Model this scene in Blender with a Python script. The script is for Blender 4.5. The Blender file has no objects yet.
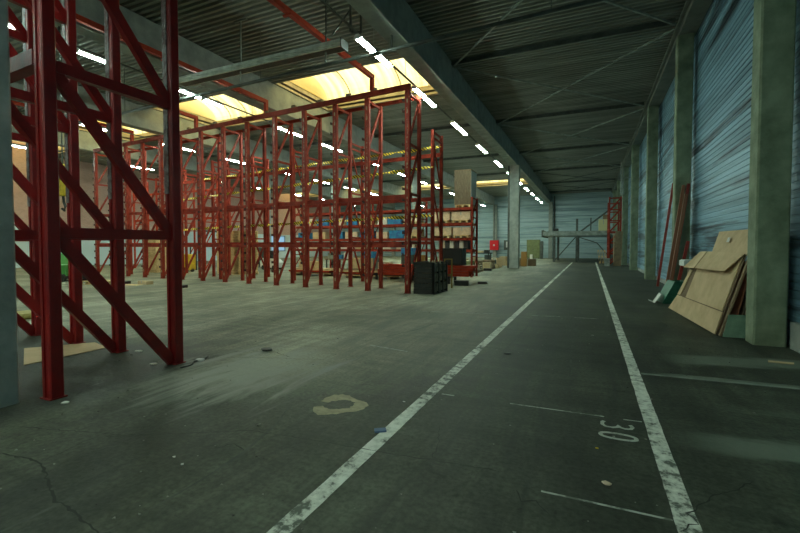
import bpy, bmesh, math, random
from mathutils import Vector, Matrix
random.seed(7)
C = bpy.context.scene.collection
PI = math.pi
R = random.uniform

# ------------------------------------------------------------------ materials
MATS = {}
def principled(name, base, rough=.6, metal=0., bump=0., bscale=40., var=None, vscale=6., vstretch=(1, 1, 1), lo=.4, hi=.6,
               spec=.5, coord='Object'):
    if name in MATS: return MATS[name]
    m = bpy.data.materials.new(name); m.use_nodes = True
    nt = m.node_tree; n = nt.nodes; L = nt.links
    b = n['Principled BSDF']
    b.inputs['Base Color'].default_value = (*base, 1)
    b.inputs['Roughness'].default_value = rough
    b.inputs['Metallic'].default_value = metal
    b.inputs['Specular IOR Level'].default_value = spec
    tc = n.new('ShaderNodeTexCoord')
    if var:
        mp = n.new('ShaderNodeMapping'); mp.inputs['Scale'].default_value = vstretch
        L.new(tc.outputs[coord], mp.inputs['Vector'])
        no = n.new('ShaderNodeTexNoise'); no.inputs['Scale'].default_value = vscale
        no.inputs['Detail'].default_value = 7; no.inputs['Roughness'].default_value = .62
        L.new(mp.outputs[0], no.inputs['Vector'])
        cr = n.new('ShaderNodeValToRGB')
        cr.color_ramp.elements[0].position = lo; cr.color_ramp.elements[0].color = (*var, 1)
        cr.color_ramp.elements[1].position = hi; cr.color_ramp.elements[1].color = (*base, 1)
        L.new(no.outputs['Fac'], cr.inputs[0]); L.new(cr.outputs[0], b.inputs['Base Color'])
    if bump:
        nb = n.new('ShaderNodeTexNoise'); nb.inputs['Scale'].default_value = bscale; nb.inputs['Detail'].default_value = 5
        L.new(tc.outputs[coord], nb.inputs['Vector'])
        bp = n.new('ShaderNodeBump'); bp.inputs['Strength'].default_value = bump; bp.inputs['Distance'].default_value = .01
        L.new(nb.outputs['Fac'], bp.inputs['Height']); L.new(bp.outputs[0], b.inputs['Normal'])
    MATS[name] = m
    return m

def emission(name, col, s):
    if name in MATS: return MATS[name]
    m = bpy.data.materials.new(name); m.use_nodes = True
    nt = m.node_tree; nt.nodes.clear()
    e = nt.nodes.new('ShaderNodeEmission'); o = nt.nodes.new('ShaderNodeOutputMaterial')
    e.inputs[0].default_value = (*col, 1); e.inputs[1].default_value = s
    nt.links.new(e.outputs[0], o.inputs[0]); MATS[name] = m
    return m

def hazard(name, sc=7.):
    m = bpy.data.materials.new(name); m.use_nodes = True
    n = m.node_tree.nodes; L = m.node_tree.links; b = n['Principled BSDF']
    tc = n.new('ShaderNodeTexCoord'); mp = n.new('ShaderNodeMapping'); mp.inputs['Rotation'].default_value = (0, PI/4, 0)
    w = n.new('ShaderNodeTexWave'); w.inputs['Scale'].default_value = sc; w.inputs['Distortion'].default_value = 0
    cr = n.new('ShaderNodeValToRGB'); cr.color_ramp.interpolation = 'CONSTANT'
    cr.color_ramp.elements[0].color = (.02, .02, .02, 1); cr.color_ramp.elements[1].position = .42
    cr.color_ramp.elements[1].color = (.9, .68, .04, 1)
    L.new(tc.outputs['Object'], mp.inputs[0]); L.new(mp.outputs[0], w.inputs[0]); L.new(w.outputs['Fac'], cr.inputs[0])
    L.new(cr.outputs[0], b.inputs['Base Color']); b.inputs['Roughness'].default_value = .5
    return m

RED_NEAR = principled('deep_red_paint', (.30, .008, .007), .42, bump=.25, bscale=30, var=(.20, .008, .01), vscale=5, lo=.33, hi=.55)
RED = principled('rack_red_paint', (.38, .048, .024), .55, var=(.19, .022, .013), vscale=3, lo=.35, hi=.62, spec=.2)
REDO = principled('orange_red_paint', (.46, .05, .018), .55, spec=.2, var=(.34, .035, .016), vscale=3)
STRIPG = principled('strip_grey', (.26, .25, .25), .5, .3, var=(.14, .08, .08), vscale=12)
CONC = principled('green_grey_concrete', (.28, .34, .23), .85, bump=.5, bscale=25, var=(.15, .19, .12), vscale=2.2, lo=.36, hi=.66, coord='Object')
CONCB = principled('grey_concrete', (.36, .38, .34), .85, bump=.5, bscale=18, var=(.24, .26, .235), vscale=2.2, lo=.35, hi=.65)
CONCD = principled('dark_concrete', (.20, .22, .19), .9, bump=.4, bscale=18, var=(.13, .15, .125), vscale=1.5, lo=.35, hi=.65)
DECK = principled('roof_deck_metal', (.32, .33, .28), .5, .2, var=(.15, .16, .135), vscale=.9, vstretch=(.25, 3, 1), lo=.35, hi=.65)
STEEL = principled('dark_green_steel', (.11, .125, .11), .55, .2, var=(.07, .08, .07), vscale=3)
STEELL = principled('light_steel', (.34, .38, .34), .45, .2, var=(.2, .23, .2), vscale=3)
BLACK = principled('black_plastic', (.018, .02, .018), .5, var=(.03, .032, .028), vscale=6)
CARD = principled('brown_cardboard', (.62, .46, .27), .8, var=(.50, .36, .20), vscale=3, lo=.35, hi=.62, bump=.15, bscale=15)
CARDD = principled('dark_cardboard', (.30, .21, .12), .85, var=(.2, .14, .08), vscale=3)
CARDW = principled('wrapped_carton', (.78, .62, .46), .5, var=(.6, .46, .32), vscale=5)
WOOD = principled('pallet_wood', (.80, .60, .32), .8, var=(.58, .40, .19), vscale=4, vstretch=(1, 4, 4), bump=.2)
WOODD = principled('old_wood', (.26, .19, .12), .85, var=(.15, .11, .07), vscale=4, vstretch=(1, 4, 4))
GREEN = principled('green_plastic', (.03, .17, .10), .45, var=(.02, .11, .065), vscale=4)
PGREEN = principled('pale_green_board', (.24, .38, .28), .6, var=(.17, .29, .21), vscale=4)
OLIVE = principled('olive_paint', (.19, .22, .09), .55, var=(.14, .16, .06), vscale=3)
WHITE = principled('white_paint', (.72, .74, .70), .6, var=(.55, .57, .53), vscale=6)
REEL = principled('bright_red_enamel', (.75, .01, .02), .35)
BLUE = principled('blue_plastic', (.03, .15, .42), .45, var=(.03, .30, .55), vscale=6)
YELLOW = principled('yellow_paint', (.80, .55, .02), .45, var=(.6, .38, .02), vscale=5)
ORANGE = principled('orange_plastic', (.50, .24, .06), .5)
LGREEN = principled('machine_green', (.06, .24, .05), .5)
FILM = principled('clear_film', (.55, .55, .52), .25, var=(.35, .33, .3), vscale=8)
HAZ = hazard('hazard_stripes', 3.2)
LINE = principled('worn_line_paint', (.62, .66, .58), .75, var=(.13, .15, .12), vscale=9, lo=.34, hi=.44, coord='Generated')
LAMP = emission('fluorescent_tube', (.74, 1.0, .86), 45.)

def line_mat():
    m = bpy.data.materials.new('worn_white_line'); m.use_nodes = True
    n = m.node_tree.nodes; L = m.node_tree.links; b = n['Principled BSDF']; b.inputs['Roughness'].default_value = .75
    g = n.new('ShaderNodeNewGeometry')
    a = n.new('ShaderNodeTexNoise'); a.inputs['Scale'].default_value = 11; a.inputs['Detail'].default_value = 9; a.inputs['Roughness'].default_value = .7
    c = n.new('ShaderNodeTexNoise'); c.inputs['Scale'].default_value = 1.1; c.inputs['Detail'].default_value = 3
    L.new(g.outputs['Position'], a.inputs['Vector']); L.new(g.outputs['Position'], c.inputs['Vector'])
    mx = n.new('ShaderNodeMath'); mx.operation = 'MULTIPLY_ADD'; mx.inputs[1].default_value = .55
    L.new(c.outputs['Fac'], mx.inputs[0]); L.new(a.outputs['Fac'], mx.inputs[2])
    cr = n.new('ShaderNodeValToRGB')
    e = cr.color_ramp.elements
    e[0].position = .655; e[0].color = (.11, .125, .10, 1); e[1].position = .745; e[1].color = (.60, .63, .55, 1)
    x = cr.color_ramp.elements.new(.90); x.color = (.84, .87, .78, 1)
    L.new(mx.outputs[0], cr.inputs[0]); L.new(cr.outputs[0], b.inputs['Base Color'])
    return m
LINEM = line_mat()
THIN = principled('thin_line_paint', (.50, .53, .47), .8, var=(.15, .17, .14), vscale=7, lo=.42, hi=.52)
FAINT = principled('rubbed_line_paint', (.24, .28, .235), .8, var=(.12, .14, .115), vscale=3, lo=.38, hi=.6)

def floor_mat():
    m = bpy.data.materials.new('warehouse_floor'); m.use_nodes = True
    n = m.node_tree.nodes; L = m.node_tree.links; b = n['Principled BSDF']
    g = n.new('ShaderNodeNewGeometry')
    def noise(scale, stretch=(1, 1, 1), det=6, rot=0, dist=0.):
        mp = n.new('ShaderNodeMapping'); mp.inputs['Scale'].default_value = stretch; mp.inputs['Rotation'].default_value = (0, 0, rot)
        L.new(g.outputs['Position'], mp.inputs[0])
        t = n.new('ShaderNodeTexNoise'); t.inputs['Scale'].default_value = scale; t.inputs['Detail'].default_value = det
        t.inputs['Roughness'].default_value = .62; t.inputs['Distortion'].default_value = dist
        L.new(mp.outputs[0], t.inputs['Vector']); return t
    def ramp(src, p0, c0, p1, c1):
        r = n.new('ShaderNodeValToRGB'); r.color_ramp.elements[0].position = p0; r.color_ramp.elements[0].color = (*c0, 1)
        r.color_ramp.elements[1].position = p1; r.color_ramp.elements[1].color = (*c1, 1); L.new(src, r.inputs[0]); return r
    def mix(mode, fac, a, c):
        x = n.new('ShaderNodeMix'); x.data_type = 'RGBA'; x.blend_type = mode
        if isinstance(fac, float): x.inputs[0].default_value = fac
        else: L.new(fac, x.inputs[0])
        L.new(a, x.inputs[6]); L.new(c, x.inputs[7]); return x.outputs[2]
    big = noise(.45, (1, .55, 1), 6, .5, .4)
    dusty = ramp(big.outputs['Fac'], .38, (.145, .15, .112), .64, (.37, .36, .275))
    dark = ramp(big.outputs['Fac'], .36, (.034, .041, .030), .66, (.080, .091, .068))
    sep = n.new('ShaderNodeSeparateXYZ'); L.new(g.outputs['Position'], sep.inputs[0])
    edge = noise(.5, (1, .4, 1), 4)
    # the trafficked aisle (x > -2) is darker rubber-stained concrete than the dusty hall
    ad = n.new('ShaderNodeMath'); ad.operation = 'MULTIPLY_ADD'; ad.inputs[1].default_value = 3.; L.new(edge.outputs['Fac'], ad.inputs[0]); L.new(sep.outputs['X'], ad.inputs[2])
    mr = n.new('ShaderNodeMapRange'); mr.inputs['From Min'].default_value = -3.6; mr.inputs['From Max'].default_value = 1.2
    mr.interpolation_type = 'SMOOTHSTEP'; L.new(ad.outputs[0], mr.inputs['Value'])
    c = mix('MIX', mr.outputs[0], dusty.outputs[0], dark.outputs[0])
    # the floor turns darker towards the camera end of the hall
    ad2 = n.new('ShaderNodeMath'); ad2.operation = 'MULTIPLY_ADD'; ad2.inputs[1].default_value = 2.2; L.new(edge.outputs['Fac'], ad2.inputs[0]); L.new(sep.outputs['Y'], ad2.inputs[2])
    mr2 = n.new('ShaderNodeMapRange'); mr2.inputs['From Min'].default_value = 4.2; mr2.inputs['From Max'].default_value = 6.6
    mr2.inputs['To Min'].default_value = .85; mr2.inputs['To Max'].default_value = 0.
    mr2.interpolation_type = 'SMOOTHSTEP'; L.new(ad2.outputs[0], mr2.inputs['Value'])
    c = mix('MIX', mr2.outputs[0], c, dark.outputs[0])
    # dirt plus painted contact shade on the floor around the near rack feet
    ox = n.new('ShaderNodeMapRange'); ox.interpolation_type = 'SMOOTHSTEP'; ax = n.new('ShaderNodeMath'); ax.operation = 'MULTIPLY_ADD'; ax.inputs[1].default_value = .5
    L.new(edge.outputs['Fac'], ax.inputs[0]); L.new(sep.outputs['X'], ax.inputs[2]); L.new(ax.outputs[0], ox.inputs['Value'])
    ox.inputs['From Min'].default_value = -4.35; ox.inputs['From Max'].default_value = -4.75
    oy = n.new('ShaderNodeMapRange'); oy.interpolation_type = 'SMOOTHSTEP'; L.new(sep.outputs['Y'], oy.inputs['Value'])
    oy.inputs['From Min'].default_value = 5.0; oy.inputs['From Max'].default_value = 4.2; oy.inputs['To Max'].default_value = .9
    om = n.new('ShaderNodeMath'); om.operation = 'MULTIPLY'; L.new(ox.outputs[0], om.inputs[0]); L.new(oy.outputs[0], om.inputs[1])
    dirt_shade = n.new('ShaderNodeRGB'); dirt_shade.outputs[0].default_value = (.045, .052, .044, 1)
    c = mix('MIX', om.outputs[0], c, dirt_shade.outputs[0])
    st = noise(1.6, (2.6, .4, 1), 9, -.42, 1.0)
    s1 = ramp(st.outputs['Fac'], .34, (.48, .51, .48), .64, (1.3, 1.3, 1.24))
    c = mix('MULTIPLY', 1., c, s1.outputs[0])
    st2 = noise(1.3, (.5, 2.2, 1), 9, .35, 1.2)
    s2 = ramp(st2.outputs['Fac'], .34, (.62, .63, .62), .62, (1.15, 1.15, 1.15))
    c = mix('MULTIPLY', .8, c, s2.outputs[0])
    fine = noise(26, det=10)
    s3 = ramp(fine.outputs['Fac'], .37, (.55, .55, .53), .60, (1.26, 1.26, 1.25))
    c = mix('MULTIPLY', .8, c, s3.outputs[0])
    spots = noise(3.3, det=9, dist=.9)
    s4 = ramp(spots.outputs['Fac'], .30, (.45, .46, .44), .37, (1, 1, 1))
    c = mix('MULTIPLY', .8, c, s4.outputs[0])
    # polished tyre arcs sweeping from the aisle line to the right wall
    def math_(op, a, v=None, w_=None):
        x = n.new('ShaderNodeMath'); x.operation = op
        for i_, q in enumerate((a, v, w_)):
            if q is None: continue
            if isinstance(q, (int, float)): x.inputs[i_].default_value = q
            else: L.new(q, x.inputs[i_])
        return x.outputs[0]
    mask = None
    for (yc, sl, wd, x0, x1, am) in ((3.98, .14, .24, .5, 1.3, .9), (6.75, .22, .34, .8, 1.6, .8), (6.02, .06, .09, .6, 1.2, .8), (4.9, .1, .10, .9, 2.2, .3)):
        d = math_('ABSOLUTE', math_('SUBTRACT', math_('SUBTRACT', sep.outputs['Y'], yc), math_('MULTIPLY', sep.outputs['X'], sl)))
        d = math_('ADD', d, math_('MULTIPLY_ADD', st2.outputs['Fac'], wd*1.6, -.8*wd))
        a1 = n.new('ShaderNodeMapRange'); a1.interpolation_type = 'SMOOTHSTEP'; L.new(d, a1.inputs['Value'])
        a1.inputs['From Min'].default_value = wd; a1.inputs['From Max'].default_value = wd*.45; a1.inputs['To Max'].default_value = am
        a2 = n.new('ShaderNodeMapRange'); a2.interpolation_type = 'SMOOTHSTEP'; L.new(sep.outputs['X'], a2.inputs['Value'])
        a2.inputs['From Min'].default_value = x0; a2.inputs['From Max'].default_value = x1
        q = math_('MULTIPLY', a1.outputs[0], a2.outputs[0]); mask = q if mask is None else math_('MAXIMUM', mask, q)
    pol = n.new('ShaderNodeRGB'); pol.outputs[0].default_value = (.17, .205, .16, 1)
    c = mix('MIX', mask, c, pol.outputs[0])
    # pale dust spread in front of the near rack foot
    vd = n.new('ShaderNodeVectorMath'); vd.operation = 'SUBTRACT'; L.new(g.outputs['Position'], vd.inputs[0]); vd.inputs[1].default_value = (-3.9, 4.1, 0)
    ml = n.new('ShaderNodeVectorMath'); ml.operation = 'MULTIPLY'; L.new(vd.outputs[0], ml.inputs[0]); ml.inputs[1].default_value = (.75, .75, 0)
    le = n.new('ShaderNodeVectorMath'); le.operation = 'LENGTH'; L.new(ml.outputs[0], le.inputs[0])
    dd = math_('ADD', le.outputs['Value'], math_('MULTIPLY_ADD', st.outputs['Fac'], 2.4, -1.2))
    a3 = n.new('ShaderNodeMapRange'); a3.interpolation_type = 'SMOOTHSTEP'; L.new(dd, a3.inputs['Value'])
    a3.inputs['From Min'].default_value = 1.0; a3.inputs['From Max'].default_value = .25; a3.inputs['To Max'].default_value = .65
    dus = n.new('ShaderNodeRGB'); dus.outputs[0].default_value = (.36, .37, .31, 1)
    c = mix('MIX', a3.outputs[0], c, dus.outputs[0])
    L.new(c, b.inputs['Base Color'])
    rr = n.new('ShaderNodeMapRange'); rr.inputs['To Min'].default_value = .42; rr.inputs['To Max'].default_value = .85
    L.new(st.outputs['Fac'], rr.inputs['Value']); L.new(rr.outputs[0], b.inputs['Roughness'])
    b.inputs['Specular IOR Level'].default_value = .35
    bp = n.new('ShaderNodeBump'); bp.inputs['Strength'].default_value = .35; bp.inputs['Distance'].default_value = .012
    L.new(fine.outputs['Fac'], bp.inputs['Height']); L.new(bp.outputs[0], b.inputs['Normal'])
    return m

def cladding_mat(name, c_hi, c_lo, c_dark, axis='y'):
    m = bpy.data.materials.new(name); m.use_nodes = True
    n = m.node_tree.nodes; L = m.node_tree.links; b = n['Principled BSDF']; b.inputs['Roughness'].default_value = .42
    b.inputs['Metallic'].default_value = .15
    g = n.new('ShaderNodeNewGeometry')
    def noise(scale, stretch, det=7, dist=0.):
        mp = n.new('ShaderNodeMapping'); mp.inputs['Scale'].default_value = stretch; L.new(g.outputs['Position'], mp.inputs[0])
        t = n.new('ShaderNodeTexNoise'); t.inputs['Scale'].default_value = scale; t.inputs['Detail'].default_value = det
        t.inputs['Roughness'].default_value = .65; t.inputs['Distortion'].default_value = dist
        L.new(mp.outputs[0], t.inputs['Vector']); return t
    s = (1, .10, 4.5) if axis == 'y' else (.10, 1, 4.5)
    a = noise(1.5, s); r = n.new('ShaderNodeValToRGB')
    r.color_ramp.elements[0].position = .41; r.color_ramp.elements[0].color = (*c_lo, 1)
    r.color_ramp.elements[1].position = .58; r.color_ramp.elements[1].color = (*c_hi, 1); L.new(a.outputs['Fac'], r.inputs[0])
    d = noise(.7, (1, .16, 3.6) if axis == 'y' else (.16, 1, 3.6), 9, .25)
    rd = n.new('ShaderNodeValToRGB'); rd.color_ramp.elements[0].position = .39; rd.color_ramp.elements[0].color = (1, 1, 1, 1)
    rd.color_ramp.elements[1].position = .47; rd.color_ramp.elements[1].color = (0, 0, 0, 1); L.new(d.outputs['Fac'], rd.inputs[0])
    x = n.new('ShaderNodeMix'); x.data_type = 'RGBA'; L.new(rd.outputs[0], x.inputs[0]); L.new(r.outputs[0], x.inputs[6])
    x.inputs[7].default_value = (*c_dark, 1); L.new(x.outputs[2], b.inputs['Base Color'])
    return m

def brick_wall_mat():
    m = bpy.data.materials.new('painted_brick'); m.use_nodes = True
    n = m.node_tree.nodes; L = m.node_tree.links; b = n['Principled BSDF']; b.inputs['Roughness'].default_value = .85
    g = n.new('ShaderNodeNewGeometry'); sep = n.new('ShaderNodeSeparateXYZ'); L.new(g.outputs['Position'], sep.inputs[0])
    cb = n.new('ShaderNodeCombineXYZ'); L.new(sep.outputs['Y'], cb.inputs[0]); L.new(sep.outputs['Z'], cb.inputs[1])
    br = n.new('ShaderNodeTexBrick'); br.inputs['Scale'].default_value = 3.; L.new(cb.outputs[0], br.inputs['Vector'])
    br.inputs['Color1'].default_value = (.50, .30, .24, 1); br.inputs['Color2'].default_value = (.42, .25, .20, 1)
    br.inputs['Mortar'].default_value = (.42, .36, .32, 1); br.inputs['Mortar Size'].default_value = .02
    mr = n.new('ShaderNodeMath'); mr.operation = 'GREATER_THAN'; mr.inputs[1].default_value = 3.1; L.new(sep.outputs['Z'], mr.inputs[0])
    x = n.new('ShaderNodeMix'); x.data_type = 'RGBA'; L.new(mr.outputs[0], x.inputs[0])
    x.inputs[6].default_value = (.55, .64, .66, 1); L.new(br.outputs['Color'], x.inputs[7]); L.new(x.outputs[2], b.inputs['Base Color'])
    return m

def milk_mat():
    m = bpy.data.materials.new('milky_glazing'); m.use_nodes = True
    nt = m.node_tree; n = nt.nodes; n.clear()
    t = n.new('ShaderNodeBsdfTranslucent'); o = n.new('ShaderNodeOutputMaterial'); t.inputs[0].default_value = (.30, .38, .42, 1)
    nt.links.new(t.outputs[0], o.inputs[0]); return m

def skylight_mat():
    m = bpy.data.materials.new('yellowed_translucent_panel'); m.use_nodes = True
    nt = m.node_tree; n = nt.nodes; L = nt.links; n.clear()
    t = n.new('ShaderNodeBsdfTranslucent'); d = n.new('ShaderNodeBsdfDiffuse'); x = n.new('ShaderNodeMixShader'); o = n.new('ShaderNodeOutputMaterial')
    g = n.new('ShaderNodeNewGeometry'); mp = n.new('ShaderNodeMapping'); mp.inputs['Scale'].default_value = (1.6, .12, .12)
    no = n.new('ShaderNodeTexNoise'); no.inputs['Scale'].default_value = 2.; no.inputs['Detail'].default_value = 5
    L.new(g.outputs['Position'], mp.inputs[0]); L.new(mp.outputs[0], no.inputs['Vector'])
    cr = n.new('ShaderNodeValToRGB'); cr.color_ramp.elements[0].position = .35; cr.color_ramp.elements[0].color = (.72, .52, .16, 1)
    cr.color_ramp.elements[1].position = .6; cr.color_ramp.elements[1].color = (.94, .78, .32, 1)
    L.new(no.outputs['Fac'], cr.inputs[0]); L.new(cr.outputs[0], t.inputs[0]); L.new(cr.outputs[0], d.inputs[0])
    x.inputs[0].default_value = .15; L.new(t.outputs[0], x.inputs[1]); L.new(d.outputs[0], x.inputs[2]); L.new(x.outputs[0], o.inputs[0])
    return m

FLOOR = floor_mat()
CLAD = cladding_mat('blue_grey_cladding', (.25, .43, .54), (.12, .23, .30), (.035, .06, .08))
CLADB = cladding_mat('pale_blue_cladding', (.42, .54, .56), (.31, .42, .45), (.22, .31, .34), 'x')
BRICK = brick_wall_mat()
SKYM = skylight_mat()
CRACK = principled('crack_dark', (.03, .033, .028), .95)
PATCH = principled('cream_filler', (.46, .41, .26), .8, var=(.32, .29, .19), vscale=12)

# ------------------------------------------------------------------ mesh helpers
class MB:
    def __init__(s): s.bm = bmesh.new()
    def box(s, x0, x1, y0, y1, z0, z1):
        v = [s.bm.verts.new(p) for p in ((x0,y0,z0),(x1,y0,z0),(x1,y1,z0),(x0,y1,z0),(x0,y0,z1),(x1,y0,z1),(x1,y1,z1),(x0,y1,z1))]
        for f in ((0,3,2,1),(4,5,6,7),(0,1,5,4),(1,2,6,5),(2,3,7,6),(3,0,4,7)): s.bm.faces.new([v[i] for i in f])
        return s
    def bar(s, p, q, w, h, up=(0, 0, 1)):
        p = Vector(p); q = Vector(q); d = (q-p).normalized(); u = Vector(up)
        if abs(d.dot(u)) > .98: u = Vector((1, 0, 0))
        r = d.cross(u).normalized()*(w/2); u = r.cross(d).normalized()*(h/2)
        v = [s.bm.verts.new(a+b) for a in (p, q) for b in (-r-u, r-u, r+u, -r+u)]
        for f in ((3,2,1,0),(4,5,6,7),(0,1,5,4),(1,2,6,5),(2,3,7,6),(3,0,4,7)): s.bm.faces.new([v[i] for i in f])
        return s
    def tube(s, pts, r, n=8):
        pts = [Vector(p) for p in pts]; rings = []
        for i, p in enumerate(pts):
            d = (pts[min(i+1, len(pts)-1)]-pts[max(i-1, 0)]).normalized()
            u = Vector((0, 0, 1)) if abs(d.z) < .9 else Vector((1, 0, 0))
            a = d.cross(u).normalized(); b = a.cross(d).normalized()
            rings.append([s.bm.verts.new(p+(a*math.cos(2*PI*k/n)+b*math.sin(2*PI*k/n))*r) for k in range(n)])
        for A, B in zip(rings, rings[1:]):
            for k in range(n): s.bm.faces.new((A[k], A[(k+1) % n], B[(k+1) % n], B[k]))
        s.bm.faces.new(rings[0][::-1]); s.bm.faces.new(rings[-1]); return s
    def prism(s, pts, ax, a, b):
        def P(u, v, t): return {'x': (t, u, v), 'y': (u, t, v), 'z': (u, v, t)}[ax]
        A = [s.bm.verts.new(P(u, v, a)) for u, v in pts]; B = [s.bm.verts.new(P(u, v, b)) for u, v in pts]; k = len(pts)
        s.bm.faces.new(A[::-1]); s.bm.faces.new(B)
        for i in range(k): s.bm.faces.new((A[i], A[(i+1) % k], B[(i+1) % k], B[i]))
        return s
    def strip(s, prof, ax, a, b):      # open profile swept along an axis
        def P(u, v, t): return {'x': (t, u, v), 'y': (u, t, v), 'z': (u, v, t)}[ax]
        A = [s.bm.verts.new(P(u, v, a)) for u, v in prof]; B = [s.bm.verts.new(P(u, v, b)) for u, v in prof]
        for i in range(len(prof)-1): s.bm.faces.new((A[i], A[i+1], B[i+1], B[i]))
        return s
    def slab(s, quad, t):              # four corners, thickened along the normal
        q = [Vector(p) for p in quad]; nn = (q[1]-q[0]).cross(q[2]-q[0]).normalized()*t
        A = [s.bm.verts.new(p) for p in q]; B = [s.bm.verts.new(p+nn) for p in q]; k = len(q)
        s.bm.faces.new(A[::-1]); s.bm.faces.new(B)
        for i in range(k): s.bm.faces.new((A[i], A[(i+1) % k], B[(i+1) % k], B[i]))
        return s
    def build(s, name, mat, parent=None, loc=(0, 0, 0), rz=0, bevel=0., smooth=False):
        bmesh.ops.recalc_face_normals(s.bm, faces=s.bm.faces[:])
        if bevel: bmesh.ops.bevel(s.bm, geom=s.bm.edges[:], offset=bevel, segments=1, affect='EDGES')
        me = bpy.data.meshes.new(name); s.bm.to_mesh(me); s.bm.free(); me.materials.append(mat)
        if smooth:
            for p in me.polygons: p.use_smooth = True
        o = bpy.data.objects.new(name, me); C.objects.link(o); o.location = loc; o.rotation_euler = (0, 0, rz)
        if parent: o.parent = parent
        return o
def tag(o, label, cat, group=None, kind=None):
    o['label'] = label; o['category'] = cat
    if group: o['group'] = group
    if kind: o['kind'] = kind
    return o
def thing(name, label, cat, loc=(0, 0, 0), rz=0, group=None):
    o = bpy.data.objects.new(name, None); C.objects.link(o); o.location = loc; o.rotation_euler = (0, 0, rz); o.empty_display_size = .2
    return tag(o, label, cat, group)
def struct(o, label=None, cat=None):
    o['kind'] = 'structure'
    if label: o['label'] = label; o['category'] = cat or 'structure'
    return o
def dup(root, loc, label, rz=None, group=None):
    r = root.copy(); C.objects.link(r); r.location = loc; r['label'] = label
    if rz is not None: r.rotation_euler = (0, 0, rz)
    if group: r['group'] = group
    for ch in list(root.children):
        c = ch.copy(); C.objects.link(c); c.parent = r
        for g in list(ch.children):
            d = g.copy(); C.objects.link(d); d.parent = c
    return r
ORD = ['first', 'second', 'third', 'fourth', 'fifth', 'sixth', 'seventh', 'eighth', 'ninth', 'tenth', 'eleventh', 'twelfth', 'thirteenth',
       'fourteenth', 'fifteenth', 'sixteenth', 'seventeenth', 'eighteenth', 'nineteenth', 'twentieth']

# ------------------------------------------------------------------ setting
XL, XR, YF, YB, ZD = -38., 2.95, -16., 59.5, 8.5
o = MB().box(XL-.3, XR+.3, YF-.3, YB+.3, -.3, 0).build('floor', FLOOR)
struct(o, 'dusty dark concrete warehouse floor with tyre marks and worn white lines', 'floor')

# roof deck: trapezoid ribs running across the hall, cut open at the skylights
SKY = [(-12.5, -8.5), (14.3, 18.2), (44.6, 48.6)]  # first strip is unseen, added for daylight from behind the camera
BEAMX = [(-5.35, -4.8), (-12.87, -12.32), (-20.65, -20.1), (-28.3, -27.75)]
def deck_profile(y0, y1, pitch=.21):
    n = max(1, round((y1-y0)/pitch)); p = (y1-y0)/n; pr = []
    for i in range(n):
        y = y0+i*p
        pr += [(y, ZD+.07), (y+p*.42, ZD+.07), (y+p*.52, ZD), (y+p*.9, ZD)]
    pr.append((y1, ZD+.07)); return pr
mb = MB()
prev = YF-.3
for a, b in SKY:
    mb.strip(deck_profile(prev, a), 'x', XL-.3, XR+.3)
    mb.strip(deck_profile(a, b), 'x', -5.42, XR+.3)      # the aisle bay has no skylight
    prev = b
mb.strip(deck_profile(prev, YB+.3), 'x', XL-.3, XR+.3)
bays = [(-12.26, -5.42), (-20.05, -12.93), (-27.7, -20.7), (-38.3, -28.35)]
for a, b in SKY:
    for x0, x1 in ((-12.93, -12.26), (-20.7, -20.05), (-28.35, -27.7)): mb.strip(deck_profile(a, b), 'x', x0, x1)
# weatherproof top skin above the deck so no daylight leaks through the ribs
prev = YF-.3
for a, b in SKY+[(YB+.3, None)]:
    mb.box(XL-.3, XR+.3, prev, a, ZD+.1, ZD+.2)
    if b: mb.box(-5.42, XR+.3, a, b, ZD+.1, ZD+.2)
    prev = b
for a, b in SKY:
    for x0, x1 in ((-12.93, -12.26), (-20.7, -20.05), (-28.35, -27.7)): mb.box(x0, x1, a, b, ZD+.1, ZD+.2)
o = mb.build('ceiling', DECK)
struct(o, 'ribbed dark metal roof deck over the whole hall', 'ceiling')
CURB = principled('curb_board', (.55, .47, .32), .8, var=(.42, .35, .23), vscale=2)
wn = 0
for (a, b) in SKY:
    for (x0, x1) in bays:
        wn += 1
        N = 14; ym = (a+b)/2; hw = (b-a)/2; rise = .95; prof = []
        for i in range(N+1):
            t = PI*(i/N); prof.append((ym-hw*math.cos(t), ZD+.38+rise*math.sin(t)))
        m2 = MB(); m2.strip(prof, 'x', x0, x1)
        for xe in (x0, x1):
            vs = [m2.bm.verts.new((xe, u, v)) for u, v in prof]; m2.bm.faces.new(vs)
        w = m2.build('window_%d' % wn, SKYM, smooth=False)
        w['kind'] = 'structure'
        f = MB()
        f.box(x0, x1, a-.06, a, ZD, ZD+.42).box(x0, x1, b, b+.06, ZD, ZD+.42)
        f.box(x0-.05, x0, a, b, ZD, ZD+.42).box(x1, x1+.05, a, b, ZD, ZD+.42)
        f.build('window_curb', CURB, w)
        rb = MB(); k = int((x1-x0)/1.15)
        for i in range(1, k):
            x = x0+(x1-x0)*i/k
            pts = [(x, u, v-.03) for u, v in prof]
            for p, q in zip(pts, pts[1:]): rb.bar(p, q, .04, .04)
        rb.build('glazing_bar', CURB, w)

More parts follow.
